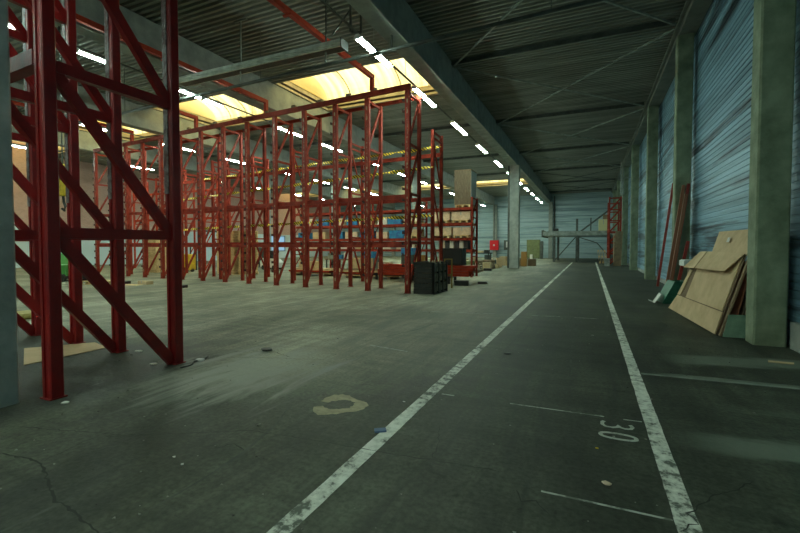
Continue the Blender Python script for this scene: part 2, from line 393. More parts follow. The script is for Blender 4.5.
def ribbed(a0, a1, pitch, d0, d1):     # (depth, z) profile
    n = round((a1-a0)/pitch); p = (a1-a0)/n; pr = []
    for i in range(n):
        z = a0+i*p
        pr += [(d0, z), (d0, z+p*.80), (d1, z+p*.86), (d1, z+p*.96)]
    pr.append((d0, a1)); return pr
mb = MB(); mb.strip(ribbed(0, 9.2, .132, XR, XR+.018), 'y', YF-.3, YB+.3); mb.box(XR+.05, XR+.25, YF-.3, YB+.3, 0, 9.2)
o = mb.build('wall_right', CLAD); struct(o, 'blue-grey ribbed metal wall with dark streaks along the aisle', 'wall')
mb = MB(); mb.strip([(v, u) for u, v in []] or [(YB+u, z) for u, z in ribbed(0, 9.2, .70, 0, .05)], 'x', XL-.3, XR+.3); mb.box(XL-.3, XR+.3, YB+.06, YB+.26, 0, 9.2)
o = mb.build('wall_back', CLADB); struct(o, 'pale blue ribbed end wall at the far end of the hall', 'wall')
WIN = [(-9., -3.), (6., 12.), (42., 46.)]  # first two openings are out of view, added for extra daylight
m2 = MB().box(XL-.3, XL, YF-.3, YB+.3, 0, .9).box(XL-.3, XL, YF-.3, YB+.3, 3.0, 9.2); prev = YF-.3
for a, b in WIN+[(YB+.3, None)]: m2.box(XL-.3, XL, prev, a, .9, 3.0); prev = b
o = m2.build('wall_left', BRICK); struct(o, 'pinkish brick side wall with pale lower band', 'wall')
MILK = milk_mat()
for k, (a, b) in enumerate(WIN):
    w = MB().box(XL-.16, XL-.14, a, b, .9, 3.0).build('window_%d' % (30+k), MILK); w['kind'] = 'structure'
    f = MB()
    for y in (a+.04, (a+b)/2, b-.04): f.box(XL-.2, XL-.1, y-.04, y+.04, .9, 3.)
    f.box(XL-.2, XL-.1, a, b, .9, .98).box(XL-.2, XL-.1, a, b, 2.92, 3.).box(XL-.2, XL-.1, a, b, 1.9, 1.96).build('window_frame', STEEL, w)
o = MB().box(XL-.3, XR+.3, YF-.3, YF, 0, 9.2).build('wall_front', CONCD); struct(o)
o = MB().box(2.86, 2.949, YF, 8.44, .0, .42).box(2.87, 2.949, 8.87, 59.4, 0, .16).build('baseboard_right', CONCB, bevel=.004)
struct(o, 'low concrete kerb at the foot of the right wall', 'kerb')

# main concrete beams along the hall, right wall beam
tn = 0
def trim(mb, mat, label=None, cat='beam', bevel=0.):
    global tn
    tn += 1
    return struct(mb.build('trim_%d' % tn, mat, bevel=bevel), label, cat)
for i, (x0, x1) in enumerate(BEAMX):
    trim(MB().box(x0, x1, YF, YB-.01, 7.4, ZD-.01), CONCB if i else CONCB, ORD[i]+' long concrete roof beam counted from the aisle', 'beam', .02)
trim(MB().box(2.45, 2.93, YF, YB-.01, 8.2, ZD-.01).box(2.34, 2.44, YF, YB-.01, 8.34, 8.42), CONCD, 'concrete beam running along the top of the right wall', 'beam', .01)
mb = MB().box(2.90, 2.945, YF, YB-.1, 6.9, 6.95)
# purlins and cross bracing
PY = [7.2, 15.25, 23.35, 31.75, 40., 48.2, 56.2]
for y in PY:
    m2 = MB().box(-4.79, 2.27, y-.035, y+.035, 8.33, 8.345).box(-4.79, 2.27, y-.012, y+.012, 8.345, 8.48).box(-4.79, 2.27, y-.05, y+.05, 8.48, 8.495)
    trim(m2, STEEL, 'steel purlin across the aisle, %s from the camera end' % ORD[PY.index(y)], 'purlin')
for i, y in enumerate([7.2, 23.35, 31.75, 40.]):
    m2 = MB()
    for (x0, x1) in ((-12.31, -5.36), (-20.09, -12.88), (-27.74, -20.66), (XL, -28.31)):
        m2.box(x0, x1, y-.035, y+.035, 8.33, 8.345).box(x0, x1, y-.012, y+.012, 8.345, 8.48).box(x0, x1, y-.05, y+.05, 8.48, 8.495)
    trim(m2, STEEL)
for i in range(-1, len(PY)-1):
    ya = PY[i] if i >= 0 else -1.; yb = PY[i+1]
    m2 = MB().bar((-4.7, ya+.1, 8.28), (2.25, yb-.1, 8.28), .06, .05).bar((2.25, ya+.1, 8.22), (-4.7, yb-.1, 8.22), .06, .05)
    trim(m2, STEELL if i < 4 else STEEL, 'crossed bracing rods under the aisle roof, %s bay from the camera end' % ORD[i+1], 'bracing')

# columns
CY = [-15.6, -7.8, .4, 8.5, 15.75, 23.1, 31.5, 39.8, 47.9, 56.]
def column(x0, x1, y0, y1, h, mat, label):
    m2 = MB(); c = .025; w = x1-x0; d = y1-y0
    m2.prism([(c, 0), (w-c, 0), (w, c), (w, d-c), (w-c, d), (c, d), (0, d-c), (0, c)], 'z', 0, h)
    o = m2.build('concrete_column', mat, loc=(x0, y0, 0)); return struct(o, label, 'column')
for i, y in enumerate(CY):
    column(2.42, 2.85, y, y+.40, 8.19, CONC, 'greenish concrete column on the right wall, %s in the row, camera end first' % ORD[i])
column(-5.82, -5.28, 1.72, 2.27, 7.39, principled('light_grey_concrete', (.50, .55, .51), .8, bump=.5, bscale=18, var=(.30, .34, .32), vscale=2.4, lo=.35, hi=.65), 'grey concrete column beside the near red rack')
o = column(-5.34, -4.68, 31.0, 31.5, 7.39, principled('mid_grey_concrete', (.44, .47, .42), .8, bump=.4, bscale=18, var=(.32, .35, .31), vscale=2.4), 'pale concrete column in the middle of the hall')
mb = MB().box(-5.47, -5.35, 31.0, 31.45, 0, 7.38); trim(mb, STEEL, 'dark steel channel fixed beside the middle concrete column', 'channel')
for k, x in enumerate((-5.05, -12.4, -20.5, -28.1)):
    column(x, x+.5, 58.9, 59.4, 7.39, CONCB, 'concrete column on the far end wall, %s from the aisle' % ORD[k])
for x, y, q in ((-13., 31., 'second from the aisle in the row of the middle column'), (-20.6, 31., 'third from the aisle in the row of the middle column'), (-28.2, 31., 'deepest in the row of the middle column'), (-28.2, 2., 'at the camera end of the deepest row')):
    column(x, x+.5, y, y+.5, 7.39, CONCB, 'concrete column, '+q)

# floor markings (paint, raised 2 mm) ------------------------------------------------
def marking(pts_pairs, mat, label=None):
    m2 = MB()
    for (a, b, w) in pts_pairs:
        a = Vector((a[0], a[1], 0)); b = Vector((b[0], b[1], 0)); d = (b-a).normalized(); r = Vector((d.y, -d.x, 0))*w/2
        n = max(1, int((b-a).length/.12)); prev = None
        for i in range(n+1):
            p = a.lerp(b, i/n); j = R(-.006, .006) if n > 5 else 0; k = R(-.006, .006) if n > 5 else 0
            L_ = m2.bm.verts.new((p-r*(1+j*8)).to_tuple()[:2]+(.003,)); R_ = m2.bm.verts.new((p+r*(1+k*8)).to_tuple()[:2]+(.003,))
            if prev: m2.bm.faces.new((prev[0], L_, R_, prev[1]))
            prev = (L_, R_)
    o = m2.build('floor_marking', mat); return struct(o, label, 'line')
marking([((-1.56, -1.), (-1.56, 44), .125)], LINEM, 'long worn white aisle line on the floor, the one nearer the racks')
marking([((.53, -1.), (.53, 46), .125)], LINEM, 'long worn white aisle line on the floor, the one nearer the right wall')
marking([((-.27, 2.83), (.46, 2.84), .02)], THIN, 'thin short white line beside the aisle line nearest the camera')
marking([((-1.44, 4.28), (-1.3, 4.28), .025), ((-.72, 4.3), (.14, 4.33), .022), ((.3, 4.33), (.45, 4.34), .02)], THIN, 'thin dashed white line just above the painted number')
marking([((-3.2, 5.93), (-2.5, 5.80), .03)], THIN)
marking([((-5.3, 9.3), (-4.4, 9.5), .025), ((-3.9, 9.55), (-3.3, 9.65), .03), ((-3.1, 9.7), (-1.75, 9.95), .03), ((-1.2, 10.), (-.6, 10.1), .03), ((-.3, 10.12), (.2, 10.14), .03)], THIN)
marking([((.6, 6.0), (2.8, 6.12), .07)], FAINT, 'rubbed white line from the aisle line towards the near wall column')

# painted digits 3 and 0 on the floor
def strokes(name, pts, w, label):
    m2 = MB(); prev = None; n = len(pts)
    for i, p in enumerate(pts):
        a = Vector(pts[max(i-1, 0)]); b = Vector(pts[min(i+1, n-1)]); d = (b-a).normalized(); r = Vector((d.y, -d.x))*w/2
        p = Vector(p); A = m2.bm.verts.new((p.x+r.x, p.y+r.y, .004)); B = m2.bm.verts.new((p.x-r.x, p.y-r.y, .004))
        if prev: m2.bm.faces.new((prev[0], A, B, prev[1]))
        prev = (A, B)
    return struct(m2.build(name, THIN0), label, 'number')
THIN0 = principled('number_paint', (.50, .53, .47), .8, var=(.22, .24, .2), vscale=9, lo=.36, hi=.46)
pts = []
for i in range(29):
    t = 2*PI*i/28; pts.append((.235+.135*math.copysign(abs(math.cos(t))**.8, math.cos(t)), 3.92+.055*math.copysign(abs(math.sin(t))**.8, math.sin(t))))
strokes('floor_marking', pts, .034, 'worn white digit 0 painted on the floor')
# 3, lying on its side with its top towards the right wall: two bowls opening away
pts = []
for i in range(13):
    t = PI*(.95-1.25*i/12); pts.append((.305+.058*math.cos(-t+PI)*-1, 4.115-.0-.06*math.sin(t+.0)+.03))
pts2 = [(.345, 4.165), (.362, 4.12), (.345, 4.075), (.30, 4.062), (.262, 4.08), (.25, 4.12), (.238, 4.075), (.20, 4.052), (.15, 4.052), (.12, 4.09), (.122, 4.15), (.14, 4.175)]
strokes('floor_marking', [(a, b+.045) for a, b in pts2], .032, 'worn white digit 3 painted on the floor')

# cracks
def crack(pts, w, label=None):
    q = [Vector((a, b)) for a, b in pts]; out = []
    for a, b in zip(q, q[1:]):
        n = max(2, int((b-a).length/.04)); 
        for i in range(n): out.append(a.lerp(b, i/n)+Vector((R(-.012, .012), R(-.012, .012))))
    out.append(q[-1]); m2 = MB(); prev = None
    for i, p in enumerate(out):
        d = (out[min(i+1, len(out)-1)]-out[max(i-1, 0)]).normalized(); r = Vector((d.y, -d.x))*w*R(.25, 1.)/2
        if i in (0, len(out)-1): r *= .2
        A = m2.bm.verts.new((p.x+r.x, p.y+r.y, .0035)); B = m2.bm.verts.new((p.x-r.x, p.y-r.y, .0035))
        if prev: m2.bm.faces.new((prev[0], A, B, prev[1]))
        prev = (A, B)
    o = m2.build('floor_crack_line', CRACK); return struct(o, label, 'crack')
crack([(-4.3, 1.6), (-3.74, 1.69), (-3.51, 1.63), (-3.17, 1.51), (-3.03, 1.46), (-2.89, 1.46), (-2.63, 1.42), (-2.46, 1.40), (-2.25, 1.45), (-2.05, 1.38)], .022, 'dark branching crack in the floor in the near corner below the rack')
crack([(-3.69, 1.70), (-3.75, 2.1), (-3.3, 2.35)], .010)
crack([(-4.6, 1.95), (-4.05, 2.1), (-3.62, 2.21), (-3.03, 2.52), (-2.67, 2.73), (-2.19, 2.8), (-1.64, 2.85), (-1.45, 2.86), (-.99, 2.92), (-.56, 2.96)], .011, 'long thin floor crack crossing the aisle line beside the cream patch')
crack([(-1.06, 2.92), (-1.1, 3.2), (-1.2, 3.5)], .009)
crack([(.45, 2.72), (.58, 2.86), (.55, 2.95), (.72, 3.2), (.9, 3.38), (1.03, 3.54)], .013)
crack([(-6.3, 3.4), (-5.4, 3.95), (-4.6, 4.5), (-3.4, 4.9), (-2.9, 5.4)], .010)
crack([(-5.0, 7.3), (-4.2, 7.5), (-3.6, 8.2)], .012)
# cream filler ring patch
m2 = MB(); N = 40; prev = None; cx, cy = -2.28, 3.56
for i in range(N-3):
    t = 2*PI*(i+24)/N
    ro = .25+.035*math.sin(3*t+1)+R(-.015, .015); ri = .135+.02*math.sin(2*t)+R(-.014, .014)
    A = m2.bm.verts.new((cx+ro*math.cos(t), cy+ro*1.05*math.sin(t), .003)); B = m2.bm.verts.new((cx+ri*math.cos(t), cy+ri*math.sin(t), .003))
    if prev: m2.bm.faces.new((prev[0], A, B, prev[1]))
    prev = (A, B)
struct(m2.build('floor_marking', PATCH), 'broken ring of cream filler on the floor', 'patch')

# ------------------------------------------------------------------ racking uprights
def make_upright(label, loc, h, depth, pw, pd, pitch, strut, mat, z0=.06, rising=True, brackets=0, bpitch=.37, group=None, rear_strip=False, name='rack_upright', rw=None):
    t = thing(name, label, 'rack upright', loc, 0, group)
    rw = rw or pw
    def post(a):
        m2 = MB(); a = a/2; c = .012
        m2.prism([(-a+c, 0), (-a*.30, 0), (-a*.30, .012), (a*.30, .012), (a*.30, 0), (a-c, 0), (a, c), (a, pd-c), (a-c, pd), (-a+c, pd), (-a, pd-c), (-a, c)], 'z', 0.01, h); return m2
    p1 = post(pw).build('post', mat, t); p2 = post(rw).build('post', mat, t, (0, depth-pd, 0))
    for y in (pd/2, depth-pd/2):
        MB().box(-pw*.6, pw*.6, y-pd*.62, y+pd*.62, 0, .012).build('base_plate', mat, t)
    n = int((h-.1)/pitch)
    hm = None
    for k in range(1, n+1):
        z = z0+k*pitch
        if z > h-.15: break
        if hm is None:
            hm = MB().box(-strut*.35, strut*.35, pd+.002, depth-pd-.002, -strut/2, strut/2).build('horizontal_strut', mat, t, (0, 0, z))
        else:
            c = hm.copy(); C.objects.link(c); c.parent = t; c.location = (0, 0, z)
    c = hm.copy(); C.objects.link(c); c.parent = t; c.location = (0, 0, h-strut)
    dm = None
    for k in range(n+1):
        za = z0+k*pitch+.04; zb = min(z0+(k+1)*pitch-.04, h-.12)
        if zb-za < pitch*.6: break
        if dm is None:
            e = za
            ya, yb = (pd, depth-pd) if rising else (depth-pd, pd)
            dm = MB().bar((0, ya, 0), (0, yb, zb-za), strut*.6, strut).build('diagonal_brace', mat, t, (0, 0, za))
        else:
            c = dm.copy(); C.objects.link(c); c.parent = t; c.location = (0, 0, za)
    if brackets:
        bm_ = None; z = .55
        while z < h-.25:
            if bm_ is None:
                bm_ = MB().box(-pw/2-.10, -pw/2, .0, pd*.8, -.028, .028).box(-pw/2-.10, -pw/2-.08, .0, pd*.8, -.028, .065).build('arm_bracket', BRK, p1, (0, 0, z))
            else:
                c = bm_.copy(); C.objects.link(c); c.parent = p1; c.location = (0, 0, z)
            z += bpitch
    if brackets:
        MB().box(-pw*.14, pw*.14, -.004, .008, .25, h-.1).build('perforated_web', WORN, p1)
    if rear_strip:
        MB().box(-pw/2+.004, pw/2-.07, -.006, -.001, 2.3, h-.05).build('grey_strip', STRIPG, p2)  # flat grey strip up the front of the rear post
        MB().box(-.012, .05, pd, pd+.10, 1.02, 1.06).build('arm_bracket', BRK, p2)
    return t
WORN = principled('worn_web', (.26, .022, .010), .5, var=(.42, .30, .18), vscale=4, lo=.42, hi=.5)
BRK = principled('dark_bracket', (.06, .02, .018), .5)
def beam_thing(name, p, q, w, h, mat, label, cat='rack beam', group=None):
    p = Vector(p); q = Vector(q); m2 = MB().bar((0, 0, 0), q-p, w, h)
    return tag(m2.build(name, mat, loc=p), label, cat, group)

# near rack: four frames
NX = [-5.15, -6.50, -7.72, -9.05]
lab = ['huge dark red rack upright in front of all others, right beside the grey concrete column',
       'second dark red upright of the near rack, just behind the foremost frame',
       'third dark red upright of the near rack, its foot by the cardboard sheet',
       'fourth and deepest dark red upright of the near rack, seen beside the grey column']
for x, l in zip(NX, lab):
    make_upright(l, (x, 2.43+.06*(-5.15-x), 0), 7.0, 1.57, .16, .13, 1.74, .12, RED_NEAR, z0=0., rising=False, rear_strip=True, group='uprights of the near red rack')
beam_thing('rack_beam', (-9.3, 4.18, 7.07), (-5.05, 3.95, 7.07), .1, .14, RED_NEAR, 'top beam along the back of the near dark red rack')
beam_thing('rack_beam', (-6.40, 2.56, 3.55), (-5.245, 2.50, 3.55), .14, .16, RED_NEAR, 'thick dark crossbeam between the first two frames of the near rack')
beam_thing('rack_beam', (-8.95, 2.70, 3.55), (-7.82, 2.66, 3.55), .14, .16, RED_NEAR, 'dark crossbeam between the two deepest frames of the near rack')

# middle row (long row of drive-in frames)
MX = [-5.60, -7.20, -8.60, -10.08, -11.62, -13.2, -14.68, -16.18, -17.7, -19.2, -20.7, -22.2, -23.7, -25.2]
def my(x): return 12.95+.075*(-5.55-x)
for i, x in enumerate(MX):
    lb = ('red upright at the right-hand end of the long middle rack row, beside the black crate' if i == 0 else
          '%s red upright of the long middle row, counting from the black crate' % ORD[i])
    if i == 0:
        up = make_upright(lb, (x, my(x), 0), 6.8, 1.15, .18, .13, 1.66, .085, RED, brackets=1, rw=.12, group='uprights of the long middle rack row')
    else: dup(up, (x, my(x), 0), lb)
def row_beam(z, dy, w, h, mat, label, x0=-5.5, x1=-25.3, y=my):
    return beam_thing('rack_beam', (x1, y(x1)+dy, z), (x0, y(x0)+dy, z), w, h, mat, label)
row_beam(6.9, .05, .10, .17, RED, 'long red top beam over the front posts of the middle row')
row_beam(6.87, 1.10, .08, .12, RED, 'red top beam over the rear posts of the middle row')
row_beam(1.62, .17, .06, .14, RED, 'long red beam at eye height across the middle row')
row_beam(3.28, .17, .06, .14, RED, 'long red beam at mid height across the middle row')
for i, x in enumerate((-6.9, -8., -9.3, -10.6, -12., -13.6, -15.2, -17., -18.8)):
    o = tag(MB().box(-.09, .09, -.05, .05, 0, .09).build('beam_clip', CARDD, loc=(x, my(x)+.05, 6.985)), '%s small block on the middle row top beam, from its aisle end' % ORD[i], 'block', 'small blocks on the top beam')

# second row behind
SX = [-5.55, -9.35, -12.5, -15.1, -18.0, -21.6]
def sy(x): return 15.25+.06*(-5.55-x)
for i, x in enumerate(SX):
    lb = '%s upright of the lower red row behind the middle row, from its aisle end' % ORD[i]
    if i == 0: up2 = make_upright(lb, (x, sy(x), 0), 6.05, 1.15, .13, .11, 1.9, .07, RED, rising=False, group='uprights of the second rack row')
    else: dup(up2, (x, sy(x), 0), lb)
row_beam(5.28, 1.0, .06, .16, RED, 'high red beam of the second rack row under the striped tape', -5.5, -22.2, sy)
row_beam(3.42, .15, .06, .15, RED, 'middle red beam of the second rack row', -5.5, -22.2, sy)
row_beam(1.72, .15, .06, .12, RED, 'low red beam of the second rack row', -5.5, -22.2, sy)
# striped barrier tapes, slightly slack and twisted
def tape(x0, x1, z0, z1, dy, label):
    m2 = MB(); prev = None; n = int(abs(x1-x0)/.12)
    for i in range(n+1):
        t = i/n; x = x0+(x1-x0)*t; z = z0+(z1-z0)*t-.03*abs(math.sin(x*2.1)); a = .9*math.sin(x*3.1)+.3*math.sin(x*9)
        y = sy(x)+dy
        hh = .065
        v = [m2.bm.verts.new((x, y+math.sin(a)*s_*hh, z+math.cos(a)*s_*hh)) for s_ in (-1, 1)]
        v += [m2.bm.verts.new((x, y+.006+math.sin(a)*s_*hh, z+math.cos(a)*s_*hh)) for s_ in (-1, 1)]
        if prev:
            m2.bm.faces.new((prev[0], v[0], v[1], prev[1])); m2.bm.faces.new((prev[2], prev[3], v[3], v[2]))
        prev = v
    tag(m2.build('barrier_tape', HAZ), label, 'barrier tape', 'striped tapes on the racks')
tape(-5.5, -20.5, 5.60, 5.32, .90, 'yellow and black tape along the high beam of the second rack row')
tape(-5.5, -20.5, 4.62, 4.12, -.09, 'yellow and black tape strung at middle height along the second rack row')
tape(-5.5, -20.5, 2.78, 2.5, -.09, 'yellow and black tape strung low along the second rack row')


# third row deep left
TX = [-20.6, -22.8, -25., -27.4, -29.8]
for i, x in enumerate(TX):
    lb = '%s upright of the deepest red rack row beyond the tall pallet stacks' % ORD[i]
    if i == 0: up3 = make_upright(lb, (x, 19.6, 0), 6.3, 1.15, .11, .10, 1.55, .065, REDO, rising=True, group='uprights of the deepest rack row')
    else: dup(up3, (x, 19.6, 0), lb)
for z, w in ((1.7, 'low'), (3.4, 'middle'), (5.2, 'high')):
    beam_thing('rack_beam', (-29.9, 19.75, z), (-20.5, 19.75, z), .06, .14, REDO, w+' orange-red beam of the deepest rack row')

# ------------------------------------------------------------------ overhead red ties with drop legs
for i, (x, ye) in enumerate(((-6.97, 13.05), (-12.1, 13.5), (-16.5, 13.83), (-21.6, 14.2))):
    t = thing('tie_beam', '%s overhead red tie beam counted from the aisle, dropping onto the middle rack row' % ORD[i], 'tie beam', (x, ye, 6.99), 0, 'overhead red tie beams')
    MB().bar((0, .07, .48), (0, -ye-15.95, .48), .13, .14).build('beam', REDO, t)
    MB().box(-.065, .065, -.06, .07, 0, .405).build('drop_leg', REDO, t)
    MB().box(-.13, .13, -4.5, -4.42, .36, .405).build('bracket', REDO, t)

# ------------------------------------------------------------------ lighting rows
HOUS = principled('white_fitting', (.75, .77, .75), .4)
def lamp_proto(length, label, loc):
    t = thing('ceiling_lamp', label, 'lamp', loc, 0, 'fluorescent lamps under the roof')
    MB().prism([(-.11, .0), (-.04, .075), (.04, .075), (.11, 0), (.10, -.005), (-.10, -.005)], 'y', 0, length).build('housing', HOUS, t)
    for s_ in (-.045, .045):
        MB().tube([(s_, .03, -.03), (s_, length-.03, -.03)], .019, 8).build('fluorescent_tube', LAMP, t, smooth=True)
    MB().box(-.10, .10, 0, .012, -.055, .0).build('end_cap', HOUS, t); MB().box(-.10, .10, length-.012, length, -.055, 0).build('end_cap', HOUS, t)
    return t
protos = {}
rows = {
 -5.55: [(-14., 2.1), (-9.6, 2.1), (-5.2, 2.1), (-.9, 2.1), (9.58, .86), (10.66, .86), (13.38, 2.1), (17.76, 2.2), (22.2, 2.2), (26.75, 2.2), (31.2, 2.2), (35.7, 2.2), (40.1, 2.2), (44.5, 2.2), (48.9, 2.2), (53.3, 2.2)],
 -1.3: [(-14., 2.1), (-9.6, 2.1), (-5.2, 2.1)],  # unseen row, added to brighten the near columns and floor
 -13.0+.0: [(-13., 2.1), (-8.6, 2.1), (-4.2, 2.1), (.6, 2.1), (5.45, .86), (7.05, .9), (10.2, .86), (11.22, .86), (15., 2.1), (18.5, 2.1), (23.4, 2.2), (27.6, 2.2), (32., 2.2), (36.4, 2.2), (40.8, 2.2), (45.3, 2.2), (49.8, 2.2), (54.2, 2.2)],
 -20.6: [(1.8, 2.1), (6.2, 2.1), (10.6, 2.1), (15., 2.1), (19.3, 2.1), (23.8, 2.2), (28.4, 2.2), (33., 2.2), (37.4, 2.2), (42., 2.2), (46.5, 2.2), (51., 2.2)],
 -28.3: [(6.2, 2.1), (12., 2.1), (18., 2.1), (24., 2.2), (29.5, 2.2), (35., 2.2), (40., 2.2), (46., 2.2)],
}
RN = {-1.3: 'short row added over the aisle', -5.55: 'row beside the aisle', -13.0: 'second row from the aisle', -20.6: 'third row from the aisle', -28.3: 'deepest row in the hall'}
for x, ls in rows.items():
    for i, (y, ln) in enumerate(ls):
        nb = sum(1 for q, _ in ls if q < 1.)  # lamps out of view, added to light the near end
        lb = ('%s lit fluorescent lamp in the %s, camera end first' % (ORD[i-nb], RN[x]) if i >= nb else
              'unseen fluorescent lamp added behind the camera position, %s of the %s' % (ORD[i], RN[x]))
        if ln not in protos: protos[ln] = lamp_proto(ln, lb, (x, y, 7.0))
        else: dup(protos[ln], (x, y, 7.0), lb)
    t = thing('lamp_rail', 'thin suspended rail carrying the lamps of the '+RN[x], 'rail', (x, 0, 7.09))
    y0 = ls[0][0]-.3; y1 = ls[-1][0]+2.4
    MB().box(-.025, .025, y0, y1, -.012, .03).build('rail', STEEL, t)
    y = y0+.6
    while y < y1:
        in_sky = any(a-.1 < y < b+.1 for a, b in SKY)
        if not in_sky:
            top = 7.395 if any(b0 < x < b1 for b0, b1 in BEAMX) else 8.49
            MB().tube([(0, y, .03), (0, y, top-7.09)], .008, 5).build('hanger_wire', STEELL, t)
        y += 2.2
# bracket of dark steel carrying the first lamps
t = thing('lamp_bracket', 'dark steel hanger frame above the nearest lamp beside the aisle', 'bracket', (-5.72, 9.55, 7.12))
MB().bar((0, 0, .02), (0, 0, 1.36), .05, .05).bar((.22, .15, .02), (.22, .15, 1.36), .05, .05).bar((0, 0, .03), (.22, .15, .03), .05, .05).bar((-.5, -.1, .0), (0, 0, .6), .03, .03).bar((-.1, 0, 1.33), (.35, .15, 1.33), .08, .06).build('frame', STEEL, t)

# cable tray / trunking across the bay, and thin pipe
t = thing('cable_trunking', 'long ribbed grey metal trunking hanging across the first bay', 'trunking', (-12.4, 9.72, 6.93))
m2 = MB(); L_ = 6.27
m2.box(0, L_, 0, .30, .14, .16)
for y in (0., .06, .12, .18, .24): m2.box(0, L_, y, y+.035, .16, .21)
for z in (.0, .05, .10): m2.box(0, L_, -.035, 0, z, z+.022)
m2.box(0, L_, 0, .02, .0, .14).box(0, L_, .28, .30, 0, .14)
m2.build('tray', principled('galvanised_tray', (.80, .86, .76), .45, .1, var=(.55, .6, .53), vscale=4), t)
MB().box(0, L_, .02, .28, .0, .012).build('lower_channel', STEEL, t)
MB().box(L_, L_+.03, -.03, .33, -.03, .22).build('end_plate', BLACK, t)
for x in (2.6, 5.7):
    MB().bar((x, .15, .2), (x, .15, 1.56), .03, .03).box(x-.02, x+.02, .11, .13, -.3, .14).box(x-.25, x+.25, .12, .18, 1.52, 1.56).build('hanger_rod', STEELL if x < 3 else STEEL, t)
t = thing('pipe', 'thin dark pipe crossing high over the aisle from the racks to the right wall', 'pipe', (0, 10.6, 6.99))
MB().tube([(-20.05, 0, -.3), (-12.87, 0, -.14), (-5.7, 0, .0), (2.93, 0, .22)], .05, 8).build('tube', STEEL, t, smooth=True)
for x, z in ((-16.5, -.22), (-9.7, -.09)):
    MB().tube([(x, 0, z), (x, 0, 1.50)], .012, 6).build('hanger_rod', STEEL, t)
MB().tube([(-5.05, 0, -.0), (-5.05, 0, .405)], .03, 6).build('hanger_rod', STEEL, t)
MB().tube([(-.9, 0, .1), (-.9, 0, 1.50)], .012, 6).build('hanger_rod', STEEL, t)

# ------------------------------------------------------------------ pallets
def pallet_mesh():
    m2 = MB()
    for y in (-.35, 0, .35):
        m2.box(-.6, .6, y-.05, y+.05, 0, .022)
        for x in (-.53, 0, .53): m2.box(x-.07, x+.07, y-.05, y+.05, .022, .10)
    for x in (-.53, 0, .53): m2.box(x-.07, x+.07, -.4, .4, .10, .122)
    for k in range(7):
        y = -.4+.8*(k+.5)/7; m2.box(-.6, .6, y-.048, y+.048, .122, .144)
    return m2
pal0 = None; pal0d = None
def pallet(loc, rz, label, group, old=False, cat='pallet'):
    global pal0, pal0d
    p = pal0d if old else pal0
    if p is None:
        p = pallet_mesh().build('wooden_pallet', WOODD if old else WOOD)
        if old: pal0d = p
        else: pal0 = p
        o = p
    else: o = p.copy(); C.objects.link(o)
    o.location = loc; o.rotation_euler = (0, 0, rz); return tag(o, label, cat, group)
for s_, (x, y, n, rz, nm) in enumerate(((-19.15, 18.25, 17, 0, 'tall pallet stack on the left'), (-17.85, 18.1, 17, .03, 'tall pallet stack on the right'))):
    for k in range(n):
        pallet((x+R(-.03, .03), y+R(-.03, .03), .1445*k), rz+R(-.03, .03), '%s pallet from the floor in the %s behind the rack' % (ORD[k], nm), 'pallets of the '+nm)
# boards leaning / standing pallets by far right rack
for k, (x, dx) in enumerate(((.70, 0), (.95, 0), (1.22, 0))):
    o = pallet((x, 42.6, .66), 0, ['upright wooden pallet leaning by the far red rack, outermost of three', 'upright wooden pallet leaning by the far red rack, middle of three', 'upright wooden pallet leaning by the far red rack, innermost of three'][k], 'pallets standing on edge', old=False)
    o.rotation_euler = (0, PI/2-.16, 0)
    o.location = (x, 42.6, .615)

# ------------------------------------------------------------------ pallet rack with cartons behind (y 21..22.1)
BX = [-5.5, -8.35, -11.2, -14.05, -16.9]; BY = 21.; BZ = [1.42, 2.02, 2.80, 3.58]
for i, x in enumerate(BX):
    lb = '%s slim upright of the loaded pallet rack, counted from its aisle end' % ORD[i]
    if i == 0: up4 = make_upright(lb, (x, BY, 0), 4.1, 1.1, .10, .08, 1.0, .05, RED, group='uprights of the loaded pallet rack')
    else: dup(up4, (x, BY, 0), lb)
lvl = ['lowest', 'second lowest', 'second highest', 'highest']
pos = ['bay beside the aisle', 'second bay', 'third bay', 'bay deepest in the hall']
bproto = None
for i in range(4):
    for k, z in enumerate(BZ):
        lb = '%s shelf of the loaded pallet rack, %s' % (lvl[k], pos[i])
        if bproto is None:
            t = thing('rack_shelf', lb, 'shelf', (BX[i]-.055, BY, z), 0, 'shelves of the loaded pallet rack')
            for y in (-.0, 1.04):
                MB().box(-2.735, 0, y, y+.06, -.13, 0).build('shelf_beam', RED, t)
            MB().box(-2.70, -.03, .07, 1.03, -.05, -.025).build('shelf_board', WOODD, t)
            bproto = t
        else: dup(bproto, (BX[i]-.055, BY, z), lb)
